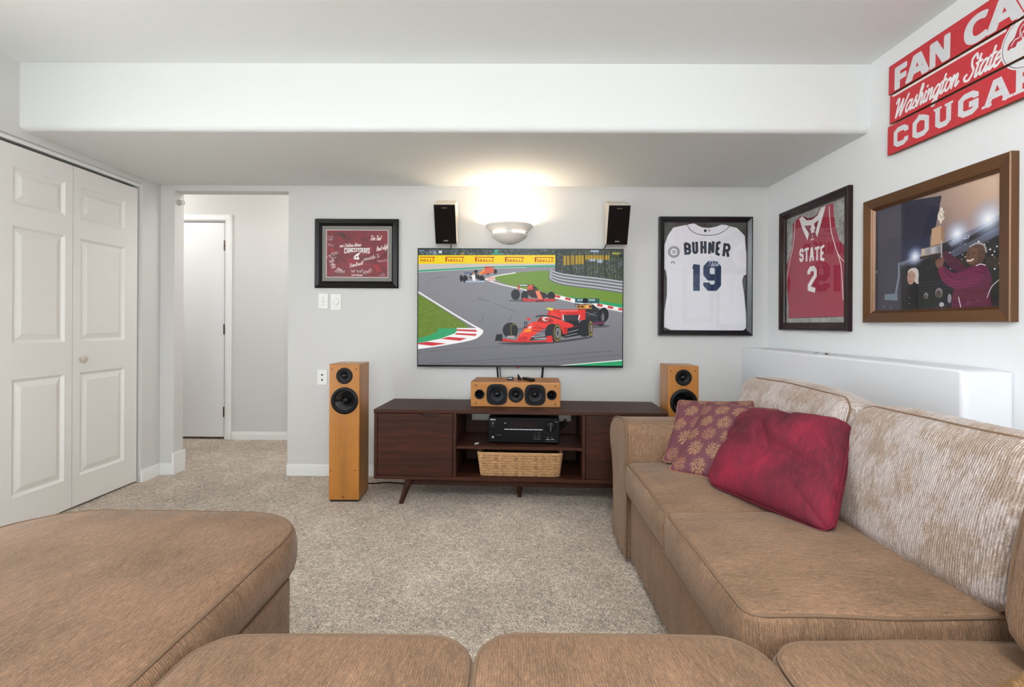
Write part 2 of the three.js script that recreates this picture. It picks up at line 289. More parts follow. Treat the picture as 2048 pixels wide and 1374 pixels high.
const cordBump = grayTexture(1024, 1024, (u, v) => 0.62 * (0.5 + 0.5 * Math.cos(u * 64 * Math.PI * 2 + (fbm(u, v, 10, 24, 51, 2) - 0.5) * 0.7)) + 0.38 * fbm(u, v, 200, 130, 57, 2));
const velvetMap = pixelTexture(1024, 1024, (u, v) => {
  const patch = fbm(u, v, 4, 4, 61, 4), streak = fbm(u, v, 150, 26, 63, 3), slub = sstep(0.55, 0.8, fbm(u, v, 110, 14, 65, 2));
  const g = 0.72 + (patch - 0.5) * 0.6 + (streak - 0.5) * 0.20 - slub * 0.08; return [150 * g + 6, 20 * g + 4, 50 * g + 6];
});
const velvetBump = grayTexture(512, 512, (u, v) => fbm(u, v, 150, 26, 63, 2));
const walnutMap = pixelTexture(1024, 512, (u, v) => {
  const wob = (fbm(u, v, 3, 5, 71, 3) - 0.5) * 0.16, ring = 0.5 + 0.5 * Math.sin((v + wob) * 2 * Math.PI * 9 + fbm(u, v, 4, 14, 73, 3) * 5), pore = fbm(u, v, 14, 190, 75, 2), band = fbm(u, v, 1, 7, 77, 2);
  const g = 0.74 + ring * 0.15 + (pore - 0.5) * 0.42 + (band - 0.5) * 0.42; return [72 * g + 4, 37 * g + 2, 24 * g + 1];
});
const mapleMap = pixelTexture(1024, 512, (u, v) => {
  const band = fbm(u, v, 2, 6, 81, 3), pore = fbm(u, v, 10, 150, 83, 2), cloud = fbm(u, v, 4, 3, 85, 3);
  const g = 0.92 + (band - 0.5) * 0.16 + (pore - 0.5) * 0.08 + (cloud - 0.5) * 0.12; return [192 * g, 124 * g, 54 * g - 4];
});
const paintBump = grayTexture(512, 512, (u, v) => fbm(u, v, 60, 60, 91, 3));
const strawMap = pixelTexture(512, 256, (u, v) => { const s = fbm(u, v, 8, 40, 95, 2), k = fbm(u, v, 5, 4, 97, 2), g = 0.78 + s * 0.3 + (k - 0.5) * 0.35; return [214 * g, 166 * g, 118 * g]; });
const clothBump = grayTexture(256, 256, (u, v) => 0.5 + 0.25 * Math.sin(u * 64 * Math.PI * 2) + 0.25 * Math.sin(v * 64 * Math.PI * 2));
const matMap = pixelTexture(512, 512, (u, v) => { const a = fbm(u, v, 14, 14, 101, 4), b = fbm(u, v, 40, 40, 103, 3), g = 0.80 + (a - 0.5) * 0.42 + (b - 0.5) * 0.25; return [200 * g, 200 * g, 194 * g]; });

const std = (o) => new THREE.MeshStandardMaterial(o), phys = (o) => new THREE.MeshPhysicalMaterial(o);
const M = {
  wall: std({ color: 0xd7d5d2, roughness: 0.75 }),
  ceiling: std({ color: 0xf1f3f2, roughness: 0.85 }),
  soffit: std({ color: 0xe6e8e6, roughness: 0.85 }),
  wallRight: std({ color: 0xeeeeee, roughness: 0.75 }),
  ledge: std({ color: 0xedeef2, roughness: 0.7 }),
  trim: std({ color: 0xf0f0ee, roughness: 0.4 }),
  door: std({ color: 0xece9e4, roughness: 0.45 }),
  hallDoor: std({ color: 0xf0f0f0, roughness: 0.4 }),
  dark: std({ color: 0x0b0a0a, roughness: 0.6 }),
  carpet: std({ map: tile(carpetMap, 0.62), bumpMap: tile(carpetBump, 0.62), bumpScale: 0.005, roughness: 1, vertexColors: true }),
  cord: phys({ map: tile(cordMap, 0.35), bumpMap: tile(cordBump, 0.35), bumpScale: 0.0009, roughness: 0.9, sheen: 0.5, sheenColor: new THREE.Color(0.92, 0.84, 0.78), sheenRoughness: 0.45 }),
  cordBackSheen: phys({ map: tile(paleSheenMap, 0.38), bumpMap: tile(cordBump, 0.38), bumpScale: 0.0014, roughness: 0.85, sheen: 1, sheenColor: new THREE.Color(0.95, 0.88, 0.86), sheenRoughness: 0.4 }),  // tan cord again, with pale window sheen mixed into its map
  pipe: std({ color: 0x7a604b, roughness: 0.9 }),
  velvet: phys({ map: tile(velvetMap, 0.5), bumpMap: tile(velvetBump, 0.5), bumpScale: 0.0005, roughness: 0.85, sheen: 0.35, sheenColor: new THREE.Color(0.7, 0.06, 0.14), sheenRoughness: 0.4 }),
  velvetSeam: std({ color: 0x6d0f26, roughness: 0.8 }),
  walnut: phys({ map: tile(walnutMap, 0.9, 0.4), roughness: 0.5, specularIntensity: 0.5 }),
  maple: phys({ map: tile(mapleMap, 0.8, 0.3), roughness: 0.38, clearcoat: 0.25, clearcoatRoughness: 0.3 }),
  black: phys({ color: 0x08080a, roughness: 0.45, specularIntensity: 0.5 }),
  satinBlack: phys({ color: 0x0b0b0e, roughness: 0.28, specularIntensity: 0.6 }),
  rubber: phys({ color: 0x0c0c10, roughness: 0.5, specularIntensity: 0.5 }),
  cone: phys({ color: 0x0d0d10, roughness: 0.22, clearcoat: 0.6, clearcoatRoughness: 0.1 }),
  grayCone: phys({ color: 0x38393c, roughness: 0.3, metalness: 0.3, clearcoat: 0.5, clearcoatRoughness: 0.15 }),
  silver: std({ color: 0xb9bbbf, roughness: 0.3, metalness: 0.8 }),
  grille: phys({ color: 0x1b1412, roughness: 0.95, specularIntensity: 0.3, bumpMap: tile(clothBump, 0.08), bumpScale: 0.0006 }),
  bone: std({ color: 0xddd3c6, roughness: 0.5 }),
  plaster: std({ color: 0xf4eee7, roughness: 0.8 }),
  plastic: std({ color: 0xf0eeea, roughness: 0.35 }),
  bronze: std({ color: 0x6b5a4c, roughness: 0.4, metalness: 0.7 }),
  knob: std({ color: 0xcbbcb0, roughness: 0.35 }),
  frameBlack: phys({ color: 0x0a0707, roughness: 0.3, specularIntensity: 0.6 }),
  frameMahogany: phys({ color: 0x240d10, roughness: 0.28, specularIntensity: 0.7 }),
  frameBrown: phys({ color: 0x65401f, roughness: 0.4, metalness: 0.5, clearcoat: 0.3, clearcoatRoughness: 0.35 }),
  softGlass: phys({ color: 0xffffff, transmission: 1, thickness: 0, roughness: 0, ior: 1.5, specularIntensity: 0.45 }),
  glass: phys({ color: 0xffffff, transmission: 1, thickness: 0, roughness: 0, ior: 1.5 }),
  straw: std({ map: tile(strawMap, 0.12, 0.05), roughness: 0.85 }),
  strawDark: std({ color: 0x4b3622, roughness: 0.95 }),
};

// ---------------------------------------------------------------- prints
const screenMap = canvasTexture(2048, 1145, (g, W, H) => {
  g.scale(W / 2267, H / 1267); g.translate(-50, -45);
  const rnd = rng(5), X = 1127;
  const sky = g.createLinearGradient(0, 250, 0, 1312); sky.addColorStop(0, '#8b8a92'); sky.addColorStop(0.35, '#85858a'); sky.addColorStop(1, '#6f6f76'); g.fillStyle = sky; g.fillRect(50, 45, 2267, 1267);
  for (let i = 0; i < 5000; i++) { const y = 260 + rnd() * 1050, l = 20 + rnd() * 90; g.globalAlpha = 0.06; line(g, [[50 + rnd() * 2267, y], [50 + rnd() * 2267 + l, y + 4]].map((p, k, a) => (k ? [a[0][0] + l, p[1]] : p)), 2, rnd() > 0.5 ? '#55555c' : '#a3a2a6'); } g.globalAlpha = 1;
  g.fillStyle = '#3d4640'; g.fillRect(50, 45, 2267, 80);
  for (let i = 0; i < 900; i++) { g.globalAlpha = 0.7; g.fillStyle = ['#27302a', '#56625a', '#6d7a86', '#39463a', '#4a5550', '#8896a4', '#2f3f57'][Math.floor(rnd() * 7)]; const x = 50 + rnd() * 1530; g.fillRect(x, 45 + rnd() * 66, 4 + rnd() * 10, 5 + rnd() * 12); }
  for (let i = 0; i < 60; i++) { g.fillStyle = ['#5b76a8', '#9fb3d6', '#2c3f6a', '#d7dde4'][Math.floor(rnd() * 4)]; g.fillRect(60 + rnd() * 190, 55 + rnd() * 50, 8, 10); } g.globalAlpha = 1;
  g.fillStyle = '#3fa284'; g.fillRect(890, 52, 44, 34); g.fillRect(865, 92, 120, 12); g.fillStyle = '#c8d2d8'; g.fillRect(276, 62, 34, 30); poly(g, [[515, 105], [540, 76], [562, 105]], '#a4824a');
  poly(g, [[50, 115], [1573, 106], [1573, 199], [50, 209]], '#f0d010');
  const word = (x, w, cut) => {                // word with the top bar of its first letter drawn out over the rest
    g.fillStyle = '#b5281a'; g.font = 'bold 40px sans-serif';
    if (!cut) { g.fillRect(x, 131, 15, 52); g.fillRect(x, 131, w, 8); g.fillRect(x + w - 22, 131, 22, 14); g.fillRect(x + 14, 150, 12, 7); }
    else { g.fillRect(64, 133, w, 8); g.fillRect(64 + w - 22, 133, 22, 14); }
    const t = cut ? 'NELLI' : 'IRELLI', tx = cut ? 66 : x + 24, tw = cut ? w - 6 : w - 28; g.save(); g.translate(tx, 183); g.scale(tw / g.measureText(t).width, 0.88); g.fillText(t, 0, 0); g.restore();
  };
  word(0, 166, true); word(350, 206); word(680, 210); word(1012, 208); word(1342, 208);
  poly(g, [[50, 209], [1573, 199], [1573, 222], [1250, 226], [620, 250], [50, 285]], '#c5beb8');
  poly(g, [[50, 278], [400, 258], [800, 236], [1250, 222], [1573, 214], [1573, 236], [1250, 242], [800, 254], [400, 280], [50, 302]], '#46a07f');
  line(g, [[50, 300], [400, 279], [800, 255], [1250, 243]], 4, '#dfe6e2');
  // inner grass, kerbs, rail, fence
  poly(g, [[868, 352], [1000, 318], [1127, 302], [1350, 283], [1510, 276], [1520, 380], [2317, 525], [2317, 690], [1900, 590], [1570, 545], [1170, 468], [960, 405]], '#6f8f38');
  for (let i = 0; i < 3000; i++) { const x = 880 + rnd() * 1437, y = 285 + rnd() * 390; if (y > 300 + (x - 880) * 0.24 - 10 && y < 395 + (x - 880) * 0.17) { g.globalAlpha = 0.35; line(g, [[x, y], [x + 10 + rnd() * 20, y + 1]], 2.5, ['#8aa548', '#5a7a2c', '#95a45a', '#7d8b46'][Math.floor(rnd() * 4)]); } } g.globalAlpha = 1;
  poly(g, [[1480, 520], [1620, 545], [2050, 608], [2317, 640], [2317, 700], [2050, 640], [1560, 552]], '#2f9c68');
  const kerbR = [[1565, 552], [1760, 596], [2000, 640], [2317, 698]];
  line(g, kerbR, 34, '#efe9e6', 'butt'); g.save(); g.setLineDash([62, 58]); line(g, kerbR, 26, '#c9413f', 'butt'); g.restore(); line(g, [[1560, 572], [1760, 618], [2000, 664], [2317, 722]], 8, '#f4f2f0');
  line(g, [[1127, 302], [950, 330], [850, 352], [795, 374], [860, 400], [1000, 438], [1160, 470], [1280, 500]], 11, '#eceae6');
  poly(g, [[800, 372], [880, 344], [905, 360], [900, 392], [850, 398]], '#e9e4e0'); for (const y of [352, 366, 382]) line(g, [[822, y + 5], [896, y]], 7, '#cf5a50');
  const fx = g.createLinearGradient(1575, 0, 2317, 0); fx.addColorStop(0, '#33383e'); fx.addColorStop(0.5, '#525c4c'); fx.addColorStop(1, '#3f4a38'); poly(g, [[1573, 50], [2317, 50], [2317, 392], [1950, 345], [1700, 318], [1573, 290]], '#444b48'); g.globalAlpha = 0.8; poly(g, [[1573, 50], [2317, 50], [2317, 392], [1950, 345], [1700, 318], [1573, 290]], fx); g.globalAlpha = 1;
  for (let i = 0; i < 700; i++) { g.globalAlpha = 0.4; g.fillStyle = ['#2c332c', '#6b774e', '#586a52', '#3b434c', '#757f8c'][Math.floor(rnd() * 5)]; const x = 1580 + rnd() * 730; g.fillRect(x, 60 + rnd() * (240 + (x - 1580) * 0.1), 8 + rnd() * 22, 8 + rnd() * 20); } g.globalAlpha = 1;
  for (const [x, y, w, h] of [[1654, 112, 40, 104], [1700, 112, 34, 102], [1740, 110, 38, 100], [1790, 108, 100, 96], [1900, 106, 270, 50]]) { g.fillStyle = '#b08f2c'; g.fillRect(x, y, w, h); } g.fillStyle = '#aab4c0'; g.fillRect(1945, 146, 70, 26); g.fillRect(2035, 150, 60, 40); g.fillStyle = '#9fb2c8'; g.fillRect(1960, 52, 90, 22);
  for (let x = 1590; x < 2317; x += 33) line(g, [[x, 60], [x + 4, 300 + (x - 1590) * 0.12]], 5, '#2e3338', 'butt'); for (const x of [1730, 1890, 2110]) line(g, [[x, 80], [x + 20, 345]], 10, '#23282c', 'butt');
  line(g, [[1578, 60], [1578, 300]], 16, '#2b2f33', 'butt');
  for (let k = 0; k < 4; k++) { const o = k * 33; curve(g, [[1512, 262 + o * 0.92], [1540, 288 + o * 0.95], [1640, 318 + o], [1800, 340 + o * 1.02], [2060, 368 + o * 1.03], [2330, 404 + o * 1.06]], 30, '#6b6f74'); curve(g, [[1512, 256 + o * 0.92], [1540, 282 + o * 0.95], [1640, 311 + o], [1800, 333 + o * 1.02], [2060, 361 + o * 1.03], [2330, 396 + o * 1.06]], 13, '#b9bcc0'); }
  // left grass, apron and striped kerb
  poly(g, [[50, 540], [240, 650], [420, 765], [560, 850], [625, 905], [270, 918], [268, 945], [190, 985], [50, 1022]], '#65802c');
  for (let i = 0; i < 2600; i++) { const x = 52 + rnd() * 560, y = 560 + rnd() * 440; if (y > 560 + (x - 50) * 0.62 && !(y > 905 && x > 260) && y < 1015 - Math.max(0, x - 60) * 0.2) { g.globalAlpha = 0.4; line(g, [[x, y], [x + 8 + rnd() * 16, y + 1]], 3, ['#86964a', '#4d6b20', '#9aa05c', '#56762a'][Math.floor(rnd() * 4)]); } } g.globalAlpha = 1;
  poly(g, [[270, 916], [482, 910], [482, 945], [460, 968], [300, 1028], [50, 1078], [50, 1028], [190, 985], [268, 945]], '#37a06a');
  poly(g, [[480, 908], [705, 908], [768, 948], [702, 1022], [400, 1088], [50, 1138], [50, 1076], [300, 1026], [460, 966], [480, 940]], '#f0ecec');
  for (const p of [[[480, 922], [690, 927], [706, 940], [700, 950], [478, 940]], [[476, 963], [702, 972], [690, 994], [458, 980]], [[385, 1006], [592, 1020], [516, 1048], [304, 1028]], [[150, 1060], [372, 1080], [215, 1106], [50, 1088], [50, 1076]]]) poly(g, p, '#c83e44');
  curve(g, [[50, 517], [240, 632], [440, 752], [640, 868], [740, 920], [766, 950], [700, 1012], [560, 1052], [300, 1098], [50, 1134]], 15, '#f3f2f1');
  for (const [p, w] of [[[[720, 845], [765, 810], [772, 780], [745, 768]], 8], [[[650, 610], [760, 600], [830, 615], [720, 590]], 5], [[[900, 640], [1040, 690], [1160, 740]], 7], [[[1050, 830], [1080, 790], [1095, 765]], 8], [[[160, 420], [190, 380], [330, 345]], 5], [[[700, 570], [840, 620]], 6], [[[60, 1180], [600, 1130], [1300, 1085]], 6], [[[200, 1300], [1200, 1230], [2200, 1150]], 9], [[[700, 1290], [1500, 1260], [2300, 1190]], 7]]) { g.globalAlpha = 0.4; curve(g, p, w, '#4c4c52'); } g.globalAlpha = 1;
  poly(g, [[1610, 1312], [2317, 1246], [2317, 1312]], '#f1f2ee'); poly(g, [[1680, 1312], [2317, 1256], [2317, 1312]], '#2f9c66');
  // far cars
  const wheel = (x, y, rx, ry, rim) => { ell(g, x, y, rx, ry, '#222226'); if (rim) { ell(g, x + rx * 0.45, y, rx * 0.42, ry * 0.82, '#3a3a3e'); ell(g, x + rx * 0.45, y, rx * 0.25, ry * 0.5, '#6e6e72'); } };
  wheel(690, 290, 22, 18); wheel(905, 290, 20, 26); wheel(820, 300, 24, 26); poly(g, [[715, 320], [780, 262], [800, 235], [830, 235], [890, 262], [890, 300], [770, 322]], '#d2644a'); poly(g, [[715, 320], [775, 265], [800, 270], [745, 322]], '#f0913f'); g.fillStyle = '#9c3a38'; g.fillRect(790, 236, 104, 10); line(g, [[892, 240], [892, 268]], 5, '#9c3a38'); ell(g, 800, 246, 14, 12, '#b03a34');
  wheel(527, 365, 17, 38); wheel(570, 370, 28, 40); wheel(755, 370, 30, 38); wheel(715, 350, 18, 25); g.fillStyle = '#5d6d84'; g.fillRect(560, 296, 78, 22); poly(g, [[630, 320], [655, 292], [690, 300], [715, 330], [700, 370], [640, 370], [600, 345]], '#3a3e46'); poly(g, [[640, 330], [678, 320], [690, 398], [656, 398]], '#e8e8e6'); ell(g, 664, 312, 16, 12, '#b98878'); poly(g, [[572, 392], [784, 388], [784, 406], [572, 408]], '#a9b8cc'); line(g, [[600, 335], [650, 345]], 6, '#d8dade');
  // second red car
  g.globalAlpha = 0.45; ell(g, X + 200, 606, 270, 16, '#2a2a2e'); g.globalAlpha = 1;
  wheel(X + 4, 540, 50, 58); wheel(X + 105, 560, 40, 60, true); wheel(X + 400, 552, 42, 45); poly(g, [[X + 28, 432], [X + 50, 430], [X + 45, 500], [X + 28, 470]], '#c83a2e'); g.fillStyle = '#20242a'; g.fillRect(X + 40, 430, 110, 20); g.fillStyle = '#e8e8e8'; g.fillRect(X + 46, 434, 90, 10);
  poly(g, [[X + 130, 492], [X + 150, 440], [X + 200, 425], [X + 225, 470], [X + 255, 500], [X + 330, 520], [X + 380, 560], [X + 300, 590], [X + 180, 570], [X + 120, 520]], '#38262a'); poly(g, [[X + 130, 492], [X + 145, 440], [X + 195, 430], [X + 205, 480]], '#d65a48'); poly(g, [[X + 222, 500], [X + 265, 496], [X + 308, 590], [X + 258, 598]], '#ef8260'); ell(g, X + 215, 470, 24, 20, '#3b2c30'); ell(g, X + 175, 476, 26, 12, '#c2443a'); line(g, [[X + 190, 455], [X + 250, 470], [X + 255, 492]], 7, '#26262a');
  poly(g, [[X + 95, 575], [X + 230, 590], [X + 445, 580], [X + 450, 612], [X + 95, 616]], '#c33a3a'); poly(g, [[X + 232, 600], [X + 320, 600], [X + 320, 618], [X + 232, 618]], '#6f2630'); wheel(X + 105, 560, 30, 56); poly(g, [[X + 80, 575], [X + 128, 578], [X + 124, 616], [X + 84, 612]], '#c0403c');
  // silver and teal car
  g.globalAlpha = 0.45; ell(g, X + 830, 880, 220, 22, '#2a2a2e'); g.globalAlpha = 1;
  wheel(X + 985, 755, 52, 78); wheel(X + 950, 790, 52, 92, true); g.fillStyle = '#2b5a5e'; g.fillRect(X + 668, 578, 262, 54); g.fillStyle = '#cfe0de'; g.font = 'bold 30px sans-serif'; g.fillText('ALN', X + 690, 606); g.fillText('PASE', X + 815, 606); line(g, [[X + 668, 580], [X + 668, 660]], 8, '#23484c'); line(g, [[X + 928, 580], [X + 928, 660]], 8, '#23484c'); ell(g, X + 775, 608, 30, 34, '#14161a');
  poly(g, [[X + 680, 640], [X + 860, 640], [X + 930, 700], [X + 920, 840], [X + 780, 830], [X + 700, 720]], '#2b2d33'); poly(g, [[X + 682, 650], [X + 850, 645], [X + 850, 692], [X + 690, 692]], '#c98a3c'); for (const x of [705, 745, 800, 835]) ell(g, X + x, 668, 16, 14, x % 2 ? '#5a3a22' : '#e6b870'); line(g, [[X + 640, 625], [X + 860, 640]], 8, '#c8ccd0'); line(g, [[X + 790, 730], [X + 900, 770]], 5, '#9a9ca2'); line(g, [[X + 800, 770], [X + 900, 730]], 4, '#84868c'); poly(g, [[X + 790, 840], [X + 985, 818], [X + 985, 858], [X + 800, 870]], '#39304e'); line(g, [[X + 800, 856], [X + 985, 842]], 8, '#a8343c');
  // leading red car
  g.globalAlpha = 0.6; blob(g, [[900, 1070], [1300, 1062], [1640, 1040], [2010, 985], [1980, 1010], [1650, 1062], [1350, 1088], [1000, 1086]], '#1e1e22'); g.globalAlpha = 1;
  ell(g, 1072, 930, 82, 84, '#232327'); ell(g, 1120, 932, 40, 76, '#3a3326'); ell(g, 1122, 932, 34, 66, '#1b1b1d'); line(g, [[1150, 880], [1120, 862]], 4, '#c9a83a'); line(g, [[1084, 992], [1080, 880], [1112, 862]], 4, '#a88f34');
  ell(g, X + 770, 905, 82, 92, '#242428'); ell(g, X + 838, 905, 26, 92, '#2b2b2f'); ell(g, X + 838, 905, 20, 80, '#b89a34'); ell(g, X + 838, 905, 15, 66, '#2a2a2e'); ell(g, X + 842, 905, 9, 44, '#77777c');
  poly(g, [[X + 500, 840], [X + 700, 800], [X + 720, 980], [X + 560, 1010], [X + 480, 980]], '#1d1d21'); line(g, [[X + 590, 950], [X + 700, 920]], 8, '#8c8e94'); line(g, [[X + 560, 990], [X + 690, 960]], 10, '#7b7d83'); line(g, [[X + 600, 900], [X + 700, 880]], 5, '#9a3b3a');
  poly(g, [[X + 352, 762], [X + 372, 712], [X + 400, 692], [X + 470, 702], [X + 782, 698], [X + 782, 740], [X + 780, 808], [X + 712, 818], [X + 700, 760], [X + 520, 760], [X + 530, 812], [X + 470, 806]], '#d8322c'); poly(g, [[X + 520, 762], [X + 700, 756], [X + 704, 822], [X + 540, 826]], '#26282e'); for (let k = 0; k < 9; k++) line(g, [[X + 535 + k * 18, 766], [X + 538 + k * 18, 820]], 3, '#565a62'); line(g, [[X + 530, 760], [X + 536, 812]], 12, '#dcdfe2'); line(g, [[X + 716, 764], [X + 704, 806]], 12, '#dcdfe2'); line(g, [[X + 500, 716], [X + 690, 714]], 7, '#f0968c'); line(g, [[X + 560, 742], [X + 690, 740]], 5, '#8c1f20');
  poly(g, [[X + 340, 690], [X + 372, 680], [X + 420, 686], [X + 424, 706], [X + 398, 712], [X + 360, 698]], '#d4d44a'); poly(g, [[X + 355, 760], [X + 380, 712], [X + 425, 714], [X + 470, 750], [X + 530, 830], [X + 430, 800]], '#e23c34'); line(g, [[X + 372, 760], [X + 388, 722]], 8, '#7d1a1a');
  poly(g, [[X + 500, 820], [X + 600, 845], [X + 650, 870], [X + 640, 888], [X + 580, 905], [X + 580, 968], [X + 535, 968], [X + 500, 880], [X + 440, 850]], '#dd342e'); poly(g, [[X + 535, 900], [X + 575, 890], [X + 572, 960], [X + 545, 962]], '#b82624');
  poly(g, [[X + 240, 832], [X + 262, 800], [X + 300, 782], [X + 400, 782], [X + 560, 838], [X + 500, 850], [X + 430, 868], [X + 345, 905], [X + 240, 960], [X + 190, 1000], [X + 150, 1046], [X + 18, 1046], [X + 40, 990], [X + 110, 900], [X + 180, 842]], '#e63a30');
  poly(g, [[X + 250, 838], [X + 270, 800], [X + 400, 800], [X + 430, 836], [X + 340, 850]], '#a02222'); ell(g, X + 340, 806, 38, 24, '#d8d0d0'); ell(g, X + 352, 808, 24, 16, '#c0392f'); curve(g, [[X + 232, 782], [X + 290, 768], [X + 400, 776], [X + 505, 804]], 13, '#24242a'); line(g, [[X + 292, 770], [X + 258, 826]], 9, '#2a2226'); poly(g, [[X + 128, 800], [X + 165, 794], [X + 172, 820], [X + 140, 824]], '#d8322c');
  poly(g, [[X + 110, 918], [X + 188, 914], [X + 172, 944], [X + 90, 954]], '#f0901e'); poly(g, [[X + 135, 905], [X + 160, 888], [X + 196, 884], [X + 160, 914]], '#f6d8d0'); line(g, [[X + 190, 850], [X + 60, 990]], 8, '#f0665a'); poly(g, [[X + 50, 1000], [X + 100, 990], [X + 120, 1040], [X + 30, 1046]], '#c92a26'); ell(g, X + 118, 1016, 22, 18, '#b32624');
  line(g, [[1160, 920], [1230, 900], [X + 110, 905]], 7, '#1b1b1f'); line(g, [[1150, 950], [X + 90, 920]], 5, '#26262a'); line(g, [[X + 200, 930], [X + 340, 945]], 6, '#1b1b1f'); line(g, [[X + 210, 900], [X + 340, 915]], 5, '#1b1b1f'); line(g, [[X + 230, 870], [X + 300, 905]], 4, '#2b2b30'); poly(g, [[X + 102, 838], [X + 135, 836], [X + 135, 900], [X + 104, 902]], '#1c1c20'); poly(g, [[X + 112, 848], [X + 128, 846], [X + 128, 890], [X + 112, 892]], '#787a80');
  poly(g, [[X + 150, 1040], [X + 220, 985], [X + 345, 985], [X + 350, 1010], [X + 240, 1030]], '#2a2024'); line(g, [[X + 190, 1000], [X + 330, 990]], 9, '#a9abb0'); line(g, [[X + 215, 1018], [X + 345, 1012]], 7, '#d0d2d4');
  ell(g, X + 412, 955, 80, 100, '#26262a'); ell(g, X + 470, 958, 44, 98, '#2e2e32'); ell(g, X + 470, 958, 40, 88, '#b89a34'); ell(g, X + 470, 958, 35, 78, '#26262a'); ell(g, X + 474, 958, 27, 58, '#8b8d92'); ell(g, X + 474, 958, 12, 26, '#3a3a3e'); for (let k = 0; k < 8; k++) line(g, [[X + 474, 958], [X + 474 + 24 * Math.cos(k * 0.785), 958 + 52 * Math.sin(k * 0.785)]], 4, '#45474c');
  poly(g, [[985, 1020], [1130, 1040], [X + 250, 1042], [X + 420, 1030], [X + 420, 1058], [X + 200, 1062], [1100, 1062], [960, 1046]], '#cf3030'); line(g, [[960, 1052], [1140, 1062], [X + 400, 1056]], 6, '#701c20'); poly(g, [[920, 976], [986, 972], [990, 1046], [905, 1048]], '#1d1d22'); poly(g, [[1040, 990], [1120, 985], [1128, 1018], [1030, 1022]], '#8d8084'); line(g, [[1045, 1004], [1125, 1004]], 5, '#e2dcdc'); poly(g, [[X + 348, 992], [X + 412, 986], [X + 422, 1056], [X + 352, 1060]], '#da302c');
  g.fillStyle = '#1d2414'; g.fillRect(2212, 100, 100, 26); g.fillStyle = '#d8d24e'; g.font = 'bold 26px sans-serif'; g.fillText('PEEELY', 2200, 96); g.font = 'bold 18px sans-serif'; g.fillStyle = '#9a9340'; g.fillText('omony', 2222, 118);
});

